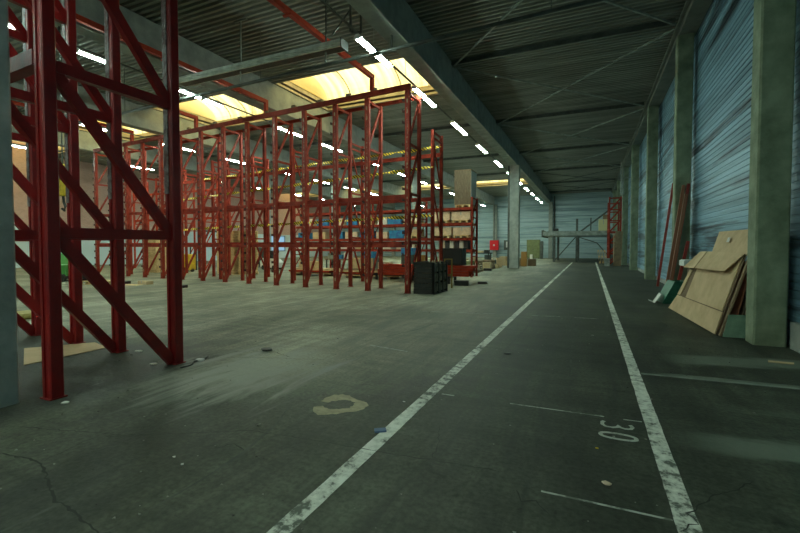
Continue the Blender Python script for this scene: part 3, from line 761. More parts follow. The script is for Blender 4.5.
# cartons
def carton(loc, sx, sy_, sz, mat, label, tape_=True, cat='box', group='cartons on the loaded pallet rack', rz=0):
    t = thing('carton', label, cat, loc, rz, group)
    MB().box(-sx/2, sx/2, -sy_/2, sy_/2, 0, sz).build('box_body', mat, t, bevel=.008)
    if tape_:
        MB().box(-.03, .03, -sy_/2-.002, -sy_/2, sz*.55, sz).box(-.03, .03, -sy_/2-.002, sy_/2, sz, sz+.002).build('packing_tape', FILM, t)
    return t
def in_bay(i, f): return BX[i]-.055-2.735*f
DW = principled('white_carton', (.70, .70, .66), .6)
DG = principled('dark_grey_carton', (.05, .055, .06), .6)
cs = [  # bay, frac, level, sx, sz, mat, words, pallet under
 (0, .20, 2, 1.0, .50, CARDW, 'beige wrapped carton on the second highest rack shelf nearest the aisle end', 1),
 (0, .60, 2, 1.0, .52, CARDW, 'beige wrapped carton on the second highest rack shelf, second from the aisle end', 1),
 (0, .18, 1, .95, .46, CARDW, 'beige wrapped carton on the second lowest rack shelf nearest the aisle end', 1),
 (0, .56, 1, .95, .48, CARDW, 'beige wrapped carton on the second lowest rack shelf, second from the aisle end', 1),
 (0, .10, 0, .22, .48, DG, 'dark box on the lowest rack shelf nearest the aisle end', 0),
 (0, .19, 0, .22, .46, DW, 'white box on the lowest rack shelf nearest the aisle end', 0),
 (0, .28, 0, .22, .48, DG, 'dark box on the lowest rack shelf, second dark one from the aisle end', 0),
 (0, .38, 0, .22, .45, DW, 'white box on the lowest rack shelf, second white one from the aisle end', 0),
 (0, .47, 0, .22, .48, DG, 'dark box on the lowest rack shelf, third dark one from the aisle end', 0),
 (0, .57, 0, .30, .42, CARDW, 'beige box on the lowest rack shelf beside the dark and white boxes', 0),
 (1, .18, 2, .9, .42, CARDW, 'beige carton on the second highest rack shelf at the start of the second bay', 1),
 (1, .55, 2, .8, .38, BLUE, 'blue crate on the second highest rack shelf in the second bay', 0),
 (1, .82, 2, .6, .34, DW, 'white carton on the second highest rack shelf in the second bay', 0),
 (1, .15, 1, .8, .4, CARD, 'brown carton on the second lowest rack shelf in the second bay', 1),
 (1, .50, 1, .9, .45, BLUE, 'blue crate on the second lowest rack shelf in the second bay', 0),
 (1, .83, 1, .7, .36, CARDW, 'pale carton on the second lowest rack shelf at the end of the second bay', 0),
 (1, .30, 0, 1.1, .30, CARDW, 'low beige carton on the lowest rack shelf in the second bay', 0),
 (1, .72, 0, .5, .42, DW, 'white carton on the lowest rack shelf in the second bay', 0),
 (2, .15, 2, .8, .45, CARD, 'brown carton on the second highest rack shelf in the third bay', 1),
 (2, .50, 2, .7, .40, BLUE, 'blue crate on the second highest rack shelf in the third bay', 0),
 (2, .82, 2, .7, .42, CARDW, 'beige carton on the second highest rack shelf at the end of the third bay', 0),
 (2, .18, 1, .7, .46, BLUE, 'blue crate on the second lowest rack shelf in the third bay', 0),
 (2, .52, 1, .8, .40, CARDW, 'beige carton on the second lowest rack shelf in the third bay', 0),
 (2, .84, 1, .6, .42, BLUE, 'blue crate on the second lowest rack shelf at the end of the third bay', 0),
 (2, .25, 0, .9, .34, CARD, 'brown carton on the lowest rack shelf in the third bay', 0),
 (2, .65, 0, .7, .42, DW, 'white carton on the lowest rack shelf in the third bay', 0),
 (3, .2, 2, .8, .4, BLUE, 'blue crate on the second highest rack shelf in the deepest bay', 0),
 (3, .6, 2, .8, .44, CARDW, 'beige carton on the second highest rack shelf in the deepest bay', 0),
 (3, .3, 1, .9, .42, CARD, 'brown carton on the second lowest rack shelf in the deepest bay', 0),
 (3, .75, 1, .6, .40, BLUE, 'blue crate on the second lowest rack shelf in the deepest bay', 0),
 (3, .4, 0, 1.0, .40, CARDW, 'beige carton on the lowest rack shelf in the deepest bay', 0),
]
for (b, fr, lv, sx, sz, mt, lb, pl) in cs:
    z = BZ[lv]; x = in_bay(b, fr)
    if pl:
        pallet((x, BY+.55, z), PI/2, 'pallet under the '+lb.replace('wrapped ', '').replace(' at the start of', ' first in').replace(' nearest the aisle end', ' nearest the aisle').replace(', second from the aisle end', ', second from the aisle'), 'pallets on the rack shelves'); z += .145
        sz -= .06
    carton((x, BY+.5, z), sx, .8, sz, mt, lb, tape_=mt in (CARD, CARDW))
# big wrapped crate on top
pallet((-5.98, 21.6, 3.58), PI/2, 'pallet under the tall brown crate on top of the loaded rack', 'pallets on the rack shelves')
t = thing('wrapped_crate', 'tall brown cardboard crate with white wrapped side on top of the loaded rack', 'crate', (-5.96, 21.55, 3.725))
CRB = principled('weathered_board', (.20, .155, .10), .85, var=(.12, .09, .06), vscale=4, vstretch=(4, 4, 1))
MB().box(-.48, .40, -.5, .6, 0, 1.75).build('box_body', CRB, t, bevel=.01)
MB().box(.40, .415, -.5, .6, .02, 1.72).build('white_panel', DW, t)
MB().box(-.5, .42, -.52, .62, 1.75, 1.78).build('lid', CARDD, t)
MB().box(-.2, -.185, -.505, -.5, 0, 1.75).box(.1, .115, -.505, -.5, 0, 1.75).build('strap', WOODD, t)

# ------------------------------------------------------------------ black crate at row end, orange beams stack, black box
t = thing('black_crate', 'waist-high black slatted crate filled with boards at the end of the middle rack row', 'crate', (-5.06, 13.0, 0))
t.location = (-5.02, 13.0, 0)
m2 = MB(); 
for z in (.03, .20, .37, .54, .71, .88): m2.box(-.36, .36, 0, .02, z, z+.155)
for z in (.03, .20, .37, .54, .71, .88): m2.box(-.36, .36, 1.38, 1.40, z, z+.155).box(-.36, -.34, 0, 1.4, z, z+.155)
m2.box(-.36, .36, 0, 1.4, .0, .03).build('body', BLACK, t)
m2 = MB()
for y in (0., .44, .88, 1.32): m2.box(.30, .38, y, y+.08, 0, 1.06)
m2.box(-.37, .37, -.02, .0, 1.0, 1.06).box(-.38, -.36, 0, 1.4, 1.0, 1.06)
m2.build('frame', BLACK, t)
m2 = MB()
for k in range(3):
    for z in (.08, .42, .74):
        y = .10+.44*k; m2.box(.16, .36, y, y+.32, z, z+.26)
m2.build('panel', principled('dusty_grey_board', (.20, .19, .14), .8, var=(.07, .07, .055), vscale=6), t)
t2 = MB()
for q in range(5): t2.bar((-.25+.11*q, .1+.05*q, .35), (-.2+.1*q, 1.2, 1.02+.03*(q % 3)), .03, .12)
t2.build('board', WOODD, t)
t = thing('beam_rest', 'low dark trestle under the pile of orange-red beams', 'trestle', (-7.4, 17.3, 0))
for x in (-1.9, 0, 2.0): MB().box(x-.05, x+.05, -.4, .6, .24, .32).box(x-.05, x+.05, -.38, -.3, 0, .24).box(x-.05, x+.05, .5, .58, 0, .24).build('leg', BLACK, t)
k = 0
for lay in range(4):
    for j in range(4):
        k += 1
        dx = R(-.12, .12)
        o = MB().box(-2.1, 2.1, -.05, .05, 0, .10).box(-2.12, -2.08, -.06, .06, -.0, .115).box(2.08, 2.12, -.06, .06, -.0, .115).build('rack_beam', REDO, loc=(-6.7+dx+.05*lay, 17.05+j*.17, .322+lay*.118), rz=R(-.004, .004))
        tag(o, 'orange-red beam in the pile behind the black crate, %s layer up, %s from front' % (ORD[lay], ORD[j]), 'rack beam', 'piled orange-red rack beams')
t = thing('black_box', 'black ribbed box standing on the pile of orange-red beams', 'box', (-5.28, 17.3, .80))
MB().box(-.48, .44, -.3, .3, 0, .68).build('body', BLACK, t, bevel=.012)
MB().box(-.42, .38, -.315, -.3, .06, .62).build('front_panel', principled('charcoal_panel', (.035, .037, .036), .35), t)
MB().box(-.5, .46, -.32, .32, .68, .71).build('lid', BLACK, t)
o = MB().box(-.28, .28, -.2, .2, 0, .18).box(-.3, .3, -.22, .22, .18, .2).build('tool_case', BLACK, loc=(-4.75, 16.6, 0), rz=.2, bevel=.01)
tag(o, 'flat black case on the floor in front of the orange-red beams', 'case')
o = MB().box(-.2, .2, -.12, .12, 0, .10).build('tool_case', BLACK, loc=(-4.12, 17.6, 0), rz=.1, bevel=.01)
tag(o, 'small black case on the floor past the end of the orange-red beams', 'case')
t = thing('yellow_trestle', 'narrow yellow frame standing between black crate and black box', 'trestle', (-5.75, 15.0, 0)); t.location = (-4.9, 15.15, 0)
MB().bar((-.1, 0, 0), (-.1, 0, 1.12), .05, .05).bar((.12, .2, 0), (.12, .2, 1.12), .05, .05).bar((-.1, 0, 1.1), (.12, .2, 1.1), .05, .05).bar((-.1, 0, .5), (.12, .2, .5), .04, .05).build('frame', principled('mustard', (.30, .22, .05), .6), t)

# timber and junk behind the middle row, seen through it
k = 0
for gx, gy, n, lx, nm in ((-9.9, 18.6, 6, 3.2, 'nearer the aisle'), (-13.6, 18.9, 5, 2.6, 'deeper in the hall')):
    for j in range(2):
        o = MB().box(-.05, .05, -.6, .6, 0, .12).build('timber_bearer', WOODD, loc=(gx+(-1 if j else 1)*lx*.36, gy, 0))
        tag(o, 'dark bearer on the floor under the board pile %s, %s end' % (nm, 'inner' if j else 'aisle'), 'timber', 'bearers under board piles')
    z = .121
    for j in range(n):
        mt = [WOOD, CARDD, REDO, WOOD, CARD, WOODD][j % 6]; h = [.04, .05, .09, .035, .06, .05][j % 6]
        a = R(-.03, .03); o = MB().box(-lx/2, lx/2, -.5+R(0, .1), .5-R(0, .1), 0, h).build('loose_board', mt, loc=(gx+R(-.2, .2), gy+R(-.05, .05), z), rz=a)
        tag(o, '%s board up in the pile %s, behind the middle rack row' % (ORD[j], nm), 'board', 'boards in the pile '+nm); z += h+.002
o = carton((-10.5, 18.6, .47), .9, .6, .5, CARD, 'open brown carton on the board pile behind the middle rack row', group='cartons on the board piles')
o = carton((-9.2, 18.6, .47), .6, .5, .34, CARDW, 'pale carton on the board pile nearest the aisle', group='cartons on the board piles')
o = carton((-13.9, 18.9, .42), 1.1, .7, .36, CARD, 'wide brown carton on the deeper board pile', group='cartons on the board piles')
def drum(loc, r, h, mat, label):
    t = thing('drum', label, 'drum', loc); m2 = MB(); m2.tube([(0, 0, 0), (0, 0, h)], r, 20).build('barrel', mat, t, smooth=False)
    for z in (.02, h*.33, h*.66, h-.02): MB().tube([(0, 0, z-.012), (0, 0, z+.012)], r+.012, 20).build('ring', mat, t)
drum((-11.5, 19.95, 0), .30, .95, ORANGE, 'orange drum standing behind the middle rack row')
drum((-7.7, 19.4, 0), .28, 1.15, ORANGE, 'orange-brown drum behind the middle rack row beside the boards')
t = thing('plastic_tub', 'blue tub seen through the rack above the black crate', 'tub', (-8.5, 19.9, 0))
MB().box(-.3, .3, -.3, .3, 0, 1.15).build('stand', STEEL, t); MB().box(-.32, .32, -.3, .3, 1.15, 1.5).build('tub_body', BLUE, t, bevel=.02)
t = thing('plastic_tub', 'dark blue tub on a grey stand behind the middle rack row', 'tub', (-10.9, 20.2, 0))
MB().box(-.35, .35, -.3, .3, 0, .95).build('stand', CONCD, t); MB().box(-.32, .32, -.3, .3, .95, 1.3).build('tub_body', BLUE, t, bevel=.02)
# workbench with grey boxes
t = thing('work_table', 'grey work table with clutter behind the middle rack row', 'table', (-12.8, 20.3, 0))
MB().box(-.9, .9, -.35, .35, .82, .88).build('table_top', WOODD, t)
for x in (-.82, .82):
    for y in (-.3, .3): MB().box(x-.03, x+.03, y-.03, y+.03, 0, .82).build('leg', STEEL, t)
for j, (dx, s1, h, mt, nm) in enumerate(((-.6, .4, .3, STEELL, 'grey metal'), (-.1, .35, .22, BLUE, 'blue'), (.45, .4, .35, DW, 'white'))):
    carton((-12.8+dx, 20.3, .882), s1, .4, h, mt, nm+' box on the work table behind the middle rack row', tape_=False, group='boxes on the work table')
# floor scrubber machine (white, dark top)
t = thing('floor_scrubber', 'white and dark floor cleaning machine far behind the middle rack row', 'machine', (-19.6, 22.3, 0))
MB().prism([(-.7, .15), (.7, .15), (.75, .5), (.4, .75), (-.5, .8), (-.75, .55)], 'y', -.35, .35).build('body', DW, t, bevel=.02)
MB().prism([(-.2, .8), (.3, .76), (.25, 1.25), (-.05, 1.3)], 'y', -.25, .25).build('seat', BLACK, t)
for x in (-.45, .45):
    for y in (-.36, .30): MB().tube([(x, y, .16), (x, y+.06, .16)], .16, 16).build('wheel', BLACK, t)
MB().bar((.55, 0, .6), (.45, 0, 1.2), .04, .04).build('steering_column', BLACK, t)
MB().tube([(.30, 0, 1.22), (.52, 0, 1.22)], .14, 12).build('steering_wheel', BLACK, t)
# yellow reach truck and dark funnel shapes
t = thing('pallet_truck', 'yellow and black hand truck parked behind the middle rack row', 'truck', (-22.6, 18.3, 0))
MB().box(-.3, .3, -.25, .25, .12, 1.1).build('body', YELLOW, t, bevel=.04)
MB().bar((-.25, .3, .1), (-.25, .3, 1.8), .06, .06).bar((.25, .3, .1), (.25, .3, 1.8), .06, .06).bar((-.25, .3, 1.78), (.25, .3, 1.78), .06, .06).build('mast', BLACK, t)
for x in (-.22, .14): MB().box(x, x+.1, -1.3, -.25, .06, .12).build('fork', BLACK, t)
for x in (-.3, .22): MB().tube([(x, 0, .12), (x+.08, 0, .12)], .12, 14).build('wheel', BLACK, t)
for j, x in enumerate((-23.8, -22.5)):
    t = thing('tipping_hopper', 'dark grey tipping hopper behind the rack, %s one from the aisle side' % ('second' if j == 0 else 'first'), 'hopper', (x, 24.3, 0), 0, 'tipping hoppers')
    MB().prism([(-.6, 1.5), (.6, 1.5), (.6, 1.2), (.1, .5), (-.3, .5)], 'y', -.5, .5).build('bin', STEEL, t, bevel=.01)
    MB().box(-.45, .35, -.45, .45, .1, .18).bar((-.3, 0, .14), (-.2, 0, .5), .08, .5).build('base', BLACK, t)
    for y in (-.4, .34): MB().tube([(-.3, y, .1), (-.3, y+.06, .1)], .1, 12).build('wheel', BLACK, t)
# door and windows on left wall (light)
o = struct(MB().box(XL, XL+.06, 32., 36., 0, 3.1).build('door_1', principled('pale_door', (.55, .68, .72), .5)), 'pale blue roller door in the left wall', 'door')
MB().box(XL+.06, XL+.12, 31.8, 32., 0, 3.2).box(XL+.06, XL+.12, 36., 36.2, 0, 3.2).box(XL+.06, XL+.12, 31.8, 36.2, 3.1, 3.3).build('door_frame', STEEL, o)
# green machine + yellow hoist to the left
t = thing('green_machine', 'low green machine on the floor behind the near rack', 'machine', (-22.3, 11.2, 0), .3)
MB().box(-.8, .8, -.5, .5, .25, .75).prism([(-.8, .75), (.1, .75), (-.1, 1.25), (-.7, 1.25)], 'y', -.45, .45).build('body', LGREEN, t, bevel=.02)
MB().box(-1., 1., -.55, .55, .12, .25).build('chassis', BLACK, t)
for x in (-.65, .65):
    for y in (-.6, .5): MB().tube([(x, y, .17), (x, y+.1, .17)], .17, 14).build('wheel', BLACK, t)
t = thing('chain_hoist', 'yellow hoist hanging on a dark hook behind the near rack', 'hoist', (-14.0, 7.15, 3.05))
MB().box(-.12, .12, -.12, .12, 0, .92).build('housing', YELLOW, t, bevel=.03)
MB().tube([(0, 0, .92), (0, 0, 5.43)], .02, 6).build('chain', STEEL, t)
MB().tube([(0, 0, 0), (.02, 0, -.18), (.1, 0, -.30), (.04, 0, -.42), (-.06, 0, -.36)], .035, 8).build('hook', BLACK, t)
# pallets and bits on the floor at left
pallet((-18.9, 10.9, 0), .3, 'flat wooden pallet on the floor between near rack and middle row', 'pallets lying on the floor')
carton((-16.95, 11.6, 0), .5, .35, .14, CARD, 'small flattened carton on the floor in front of the middle rack row', group='scraps before the middle rack row')
m2 = MB().slab([(-.45, -.2, 0.004), (.45, -.12, .004), (.36, .25, .004), (-.4, .2, .004)], .012)
tag(m2.build('wood_scrap', WOOD, loc=(-17.1, 11.1, 0)), 'pale wood scrap on the floor in front of the middle rack row', 'scrap')
# crate wall seen between frames (stacked wood brown posts)
t = thing('wooden_crate', 'tan standing wooden crate behind the middle rack row at the far left', 'crate', (-24.3, 14.9+2.4, 0))
m2 = MB()
for k in range(6): m2.box(-.6+.2*k, -.42+.2*k, -.4, -.37, .1, 2.1)
m2.box(-.6, .6, -.37, .4, .0, 2.08).build('body', WOOD, t)

# ------------------------------------------------------------------ right wall side: cardboard, poles, bins
t = thing('cardboard_sheets', 'big folded brown cardboard sleeve leaning on the wall by the near column', 'cardboard', (2.1, 9.2, 0))
def rel(p): return (p[0]-2.1, p[1]-9.2, p[2])
A_, B_, C_ = Vector((1.9, 12.3, 0)), Vector((2.09, 9.15, 0)), Vector((2.50, 9.2, 1.44))
nn_ = (B_-A_).cross(C_-A_).normalized()
if nn_.x > 0: nn_ = -nn_
O_ = Vector((2.1, 9.2, 0))
def onp(y, z, off=0.):          # a point on the leaning plane, off = distance towards the aisle
    x = A_.x-(nn_.y*(y-A_.y)+nn_.z*(z-A_.z))/nn_.x
    return Vector((x, y, z))+nn_*off-O_
def sheet(pts, th, name, mat):
    m2 = MB(); A = [m2.bm.verts.new(onp(y, z, o_)) for y, z, o_ in pts]; B = [m2.bm.verts.new(onp(y, z, o_+th)) for y, z, o_ in pts]; k = len(pts)
    m2.bm.faces.new(A); m2.bm.faces.new(B[::-1])
    for i in range(k): m2.bm.faces.new((A[i], A[(i+1) % k], B[(i+1) % k], B[i]))
    return m2.build(name, mat, t)
sheet([(12.6, .01, .02), (9.16, .01, .02), (9.2, .405, .02), (12.25, .385, .02)], .02, 'lower_flap', CARD)
sheet([(12.28, .40, .02), (12.02, .40, .02), (11.80, 1.03, .02), (12.0, 1.03, .02)], .016, 'side_panel', CARD)
sheet([(11.55, .405, .02), (9.24, .425, .02), (9.25, 1.44, .02), (11.45, 1.44, .02)], .016, 'middle_panel', CARD)
sheet([(12.25, .02, 0), (9.16, .02, 0), (9.2, 1.43, 0), (11.7, 1.43, 0)], .015, 'shade_backing', principled('shaded_board', (.17, .11, .06), .85))  # shade of the recess is put into this dark backing colour
MB().bar(onp(9.12, .01, -.03), onp(9.13, 1.44, -.03), .03, .09, up=(0, 1, 0)).build('edge', CARDD, t)
sheet([(11.10, 1.47, .045), (9.13, 1.45, .045), (9.49, 1.10, .13), (11.15, 1.06, .16)], .012, 'outer_flap', CARD)
sheet([(11.62, 1.46, .045), (11.16, 1.47, .045), (11.22, 1.06, .16), (12.2, 1.05, .12)], .012, 'outer_flap', CARD)
def P3(x, y, z): return (x-2.1, y-9.2, z)
MB().slab([P3(2.44, 11.2, 1.45), P3(2.51, 9.0, 1.43), P3(2.72, 9.0, 1.90), P3(2.66, 11.6, 1.92)], .012).build('upper_panel', CARD, t)
MB().slab([P3(2.52, 10.5, 1.68), P3(2.525, 10.36, 1.68), P3(2.56, 10.40, 1.77), P3(2.555, 10.54, 1.77)], .004).build('label', DW, t)
# boards behind the cardboard, dark gap with brown edges
for k in range(4):
    x = 2.30+.085*k
    m2 = MB().slab([(0, 0, 0.012), (0, 1.9, .012), (.26, 1.9, 1.30), (.26, 0, 1.30)], .018)
    o = m2.build('plywood_sheet', WOODD if k % 2 else principled('red_brown_panel', (.30, .10, .05), .6), loc=(x, 9.16+.015*k, 0))
    tag(o, '%s brown panel leaning behind the cardboard, counted from the aisle' % ORD[k], 'panel', 'panels leaning behind the cardboard')
t = thing('green_tray', 'pale green board standing between cardboard and near column', 'board', (2.2, 9.02, 0))
MB().slab([(-.06, 0, .005), (.40, .02, .005), (.42, .04, .40), (.02, .02, .38)], .015).build('panel', PGREEN, t)
MB().bar((.02, .03, .385), (.42, .045, .40), .025, .02).build('rim', PGREEN, t)
# green bin with white box
t = thing('green_bin', 'dark green plastic bin beside the leaning red poles', 'bin', (2.05, 13.95, 0), .1)
m2 = MB(); m2.slab([(-.22, -.35, .0), (.12, -.35, 0), (.36, -.35, .62), (.06, -.35, .60)], -.02).slab([(-.22, .35, .0), (.12, .35, 0), (.36, .35, .62), (.06, .35, .60)], .02)
m2.slab([(-.22, -.35, 0), (-.22, .35, 0), (.06, .35, .60), (.06, -.35, .60)], -.02).slab([(.12, -.35, 0), (.12, .35, 0), (.36, .35, .62), (.36, -.35, .62)], .02).slab([(-.22, -.35, 0), (.12, -.35, 0), (.12, .35, 0), (-.22, .35, 0)], .02)
m2.build('body', GREEN, t)
MB().bar((.06, -.36, .61), (.36, -.36, .63), .03, .03).bar((.06, -.36, .61), (.06, .36, .61), .03, .03).build('rim', GREEN, t)
m2 = MB().slab([(0, 0, .005), (.02, .5, .005), (.17, .5, .26), (.15, 0, .26)], .01).slab([(.0, 0, .01), (-.12, .04, .06), (-.11, .4, .06), (.02, .45, .01)], .006)
tag(m2.build('white_sheet', WHITE, loc=(1.66, 13.6, 0)), 'crumpled white sheet leaning on the green bin', 'sheet')
o = MB().box(-.2, .2, -.35, .35, 0, .16).box(-.17, .17, -.32, .32, .16, .18).build('wall_shelf_box', WHITE, loc=(2.66, 14.7, 1.02), bevel=.01)
t = thing('cable_drum', 'brown bundle standing under the white ledge by the red poles', 'bundle', (2.74, 14.7, 0))
MB().box(-.1, .1, -.2, .2, 0, 1.018).build('body', WOODD, t, bevel=.02)
tag(o, 'white ledge box behind the leaning red poles', 'box')
REDP = principled('red_pole_paint', (.42, .05, .035), .45, var=(.25, .03, .02), vscale=5)
BRNP = principled('brown_pole', (.30, .13, .07), .5)
for k, (a, b, mt, lb) in enumerate((
    ((2.41, 19.0, 0.0), (2.87, 19.0, 4.0), REDP, 'long red pole leaning on the wall, the one farthest from the camera'),
    ((2.19, 15.60, 0.0), (2.64, 15.68, 3.5), BRNP, 'brown pole leaning on the second column, left of the long red pole'),
    ((2.30, 15.62, 0.0), (2.77, 15.68, 3.54), REDP, 'long red pole leaning on the second wall column'),
    ((2.25, 15.40, 0.0), (2.68, 15.50, 3.2), BRNP, 'dark brown pole leaning close in front of the long red pole'),
    ((2.40, 15.25, 0.0), (2.72, 15.3, 1.75), REDP, 'short red pole leaning low behind the white ledge box'))):
    m2 = MB().bar((0, 0, .03), Vector(b)-Vector(a), .08, .08)
    tag(m2.build('metal_pole', mt, loc=a), lb, 'pole', 'poles leaning on the right wall')
tag(MB().slab([(-.15, -.05, .004), (.12, -.06, .004), (.16, .05, .004), (-.12, .05, .004)], .006).build('paper_scrap', CARD, loc=(2.4, 7.35, 0)), 'small brown paper scrap on the floor before the near column', 'scrap')

# ------------------------------------------------------------------ floor scraps near camera
tag(MB().slab([(-.75, .15, .003), (.37, -.35, .003), (.37, .12, .003), (.36, .72, .003), (-.18, .85, .003)], .008).build('cardboard_sheet', CARD, loc=(-7.25, 3.35, 0)), 'flat cardboard sheet on the floor under the near rack', 'cardboard')
tag(MB().box(-.35, .35, -.25, .25, 0, .12).build('yellow_bag', principled('dull_yellow', (.55, .45, .14), .7, var=(.35, .28, .08), vscale=8), loc=(-11.5, 5.1, 0), bevel=.04), 'yellow bag on the floor behind the near rack', 'bag')
tag(MB().box(-.05, .05, -.03, .03, 0, .015).build('blue_scrap', principled('slate_blue', (.10, .17, .30), .6), loc=(-1.63, 3.19, .003), rz=.6), 'small blue scrap on the aisle line', 'scrap')
for j, (x, y, s, mt, lb) in enumerate(((-4.95, 4.15, .07, DW, 'crumpled white scrap beside the near rack foot'), (-6.2, 4.12, .06, DW, 'white scrap behind the second near rack foot'),
        (-5.35, 3.75, .05, DW, 'tiny white scrap before the foot of the rear near post'), (-4.85, 2.45, .04, DW, 'tiny white scrap at the foremost rack foot'),
        (-4.5, 5.0, .1, BLACK, 'dark flat scrap on the dusty floor in front of the racks'), (.12, 3.1, .03, CARDW, 'small tan stone inside the aisle lines'),
        (.07, 3.62, .014, YELLOW, 'tiny yellow fleck below the painted number'), (-2.85, 2.15, .015, DW, 'tiny white fleck between crack and patch'),
        (-2.7, 2.1, .014, DW, 'tiny white fleck nearer the aisle line'), (-1.72, 3.9, .014, DW, 'tiny pale chip beside the line and the blue scrap'),
        (-1.1, 6.3, .05, BLACK, 'small dark chip between the aisle lines'))):
    m2 = MB(); n = 7; vs = []
    pts = [(s*R(.6, 1.2)*math.cos(2*PI*i/n), s*R(.5, 1.)*math.sin(2*PI*i/n)) for i in range(n)]
    m2.prism(pts, 'z', .003, .003+s*.25); tag(m2.build('floor_scrap', mt, loc=(x, y, 0)), lb, 'scrap')
m2 = MB(); pts = [(-5.0+.03*math.sin(i*.9)+.014*i, 4.30-.045*i+.03*math.cos(i*.8), .01) for i in range(12)]
tag(m2.tube(pts, .008, 6).build('loose_cable', BLACK), 'short black cable curled at the near rack foot', 'cable')

# loose grit and crumbs of concrete, too small and many to count
m2 = MB()
for j in range(420):
    x = R(-7.5, 2.3); y = 1.2+9.5*random.random()**1.6; a = R(.004, .013)*(1 if R(0, 1) < .93 else 2.2)
    if x < -4.7 and y < 3: continue
    q = R(0, PI); v = [(x+a*math.cos(q+k*2.1), y+a*math.sin(q+k*2.1)*R(.5, 1.)) for k in range(3)]
    m2.prism(v, 'z', .0005, a*.5)
o = m2.build('floor_debris', principled('grit', (.30, .30, .26), .9, var=(.05, .05, .045), vscale=1.7, lo=.47, hi=.5)); tag(o, 'fine grit and concrete crumbs scattered over the floor', 'debris', kind='stuff')
# long dark tyre marks running with the aisle
TYRE = principled('tyre_mark', (.075, .085, .068), .8, var=(.045, .052, .042), vscale=6)
for pts, w_ in (([(-2.44, 1.3), (-2.41, 1.65), (-2.40, 2.), (-2.42, 2.4), (-2.55, 2.95), (-2.8, 3.5)], .035), ([(-2.99, 1.0), (-2.98, 1.3), (-2.99, 1.6), (-3.05, 2.0)], .03), ([(-3.4, 6.2), (-3.0, 7.4), (-2.8, 9.)], .04), ([(-1.2, 6.), (-1.12, 8.), (-1.1, 11.)], .05), ([(-.2, 5.), (-.25, 8.), (-.2, 12.)], .05)):
    m2 = MB(); q = [Vector(p) for p in pts]; out = []
    for a, b in zip(q, q[1:]):
        n = max(2, int((b-a).length/.1)); out += [a.lerp(b, i/n) for i in range(n)]
    prev = None
    for i, p in enumerate(out):
        d = (out[min(i+1, len(out)-1)]-out[max(i-1, 0)]).normalized(); rr_ = Vector((d.y, -d.x))*w_*R(.2, .6)*math.sin(PI*(i+.3)/len(out))
        A = m2.bm.verts.new((p.x+rr_.x, p.y+rr_.y, .002)); B = m2.bm.verts.new((p.x-rr_.x, p.y-rr_.y, .002))
        if prev: m2.bm.faces.new((prev[0], A, B, prev[1]))
        prev = (A, B)
    struct(m2.build('floor_marking', TYRE))
crack([(-7.6, 7.6), (-6.4, 7.2), (-5.5, 6.6), (-4.9, 6.8)], .012); crack([(-4.9, 4.7), (-4.3, 4.95), (-3.9, 4.8)], .018); crack([(-6.5, 10.2), (-5., 9.7), (-3.8, 9.9)], .012)
crack([(-.42, 2.78), (-.38, 2.66), (-.28, 2.7), (-.2, 2.6)], .02); crack([(-2.7, 2.35), (-2.6, 2.5), (-2.45, 2.45)], .02)
crack([(1.0, 4.9), (1.5, 4.8), (2.1, 4.95)], .008)

# ------------------------------------------------------------------ junk area by the middle column
k = 0
def junk_table(x, y, lb):
    t = thing('junk_table', lb, 'table', (x, y, 0))
    MB().box(-1.2, 1.2, -.5, .5, 1.0, 1.07).build('table_top', BLACK, t)
    for dx in (-1.1, 1.1):
        for dy in (-.42, .42): MB().box(dx-.03, dx+.03, dy-.03, dy+.03, 0, 1.0).build('leg', BLACK, t)
junk_table(-8.3, 33., 'long dark table with clutter left of the middle column'); junk_table(-10.9, 33.2, 'dark table deeper in the hall, next to the cluttered table')
J = [(-9.0, 32.0, .7, .6, .5, CARD, 'brown carton'), (-8.0, 31.7, .6, .6, .35, CARDW, 'beige carton'), (-7.1, 32., .8, .6, .55, CARDD, 'dark brown carton'), (-6.25, 32.0, .4, .4, .7, CARD, 'tall brown carton'),
     (-9.95, 31.4, .5, .5, .6, OLIVE, 'olive box'), (-7.6, 30.5, .7, .5, .28, CARDW, 'low beige carton'), (-6.3, 30.55, .6, .4, .3, WOOD, 'small wooden box'), (-9., 30.6, .6, .5, .3, CARDD, 'low dark carton'),
     (-11.0, 31.5, .8, .6, .5, CARD, 'wide brown carton')]
for j, (x, y, a, b, h, mt, nm) in enumerate(J):
    carton((x, y, 0), a, b, h, mt, nm+' in the junk left of the middle column, '+('front' if y < 31 else 'back')+' row', group='cartons in the junk by the middle column', rz=R(-.3, .3), tape_=False)
for j, (x, h, mt, nm) in enumerate(((-9.1, .18, BLACK, 'black'), (-8.6, .28, STEEL, 'grey-green'), (-7.9, .16, CARD, 'brown'), (-7.4, .22, BLACK, 'dark ribbed'))):
    carton((x, 33., 1.072), .38, .4, h, mt, nm+' box on the long dark table near the middle column', group='boxes on the long dark table', tape_=False)
for j in range(7):
    a = (-10.9+.5*(j % 2), 30.6-.42*j, .0); L_ = R(.7, 1.1)
    m2 = MB().bar((-L_/2, 0, .03), (L_/2, 0, .05+.02*(j % 2)), .10, .03)
    tag(m2.build('wood_offcut', [WOOD, WOODD, CARDW][j % 3], loc=a, rz=R(-.5, .5)), '%s wood offcut on the floor left of the middle column, counted from the racks' % ORD[j], 'offcut', 'wood offcuts on the floor')
for j in range(4): pallet((-6.7, 29.5, .145*j), .1*j, '%s pallet from the floor in the low stack before the middle column' % ORD[j], 'low pallet stack', old=True)
carton((-4.75, 34.4, 0), .42, .4, 1.15, ORANGE, 'orange-brown carton just past the middle column', group='cartons past the middle column', tape_=False)
carton((-4.25, 35.2, 0), .6, .5, .55, CARDD, 'dark carton on the floor past the middle column', group='cartons past the middle column', tape_=False)
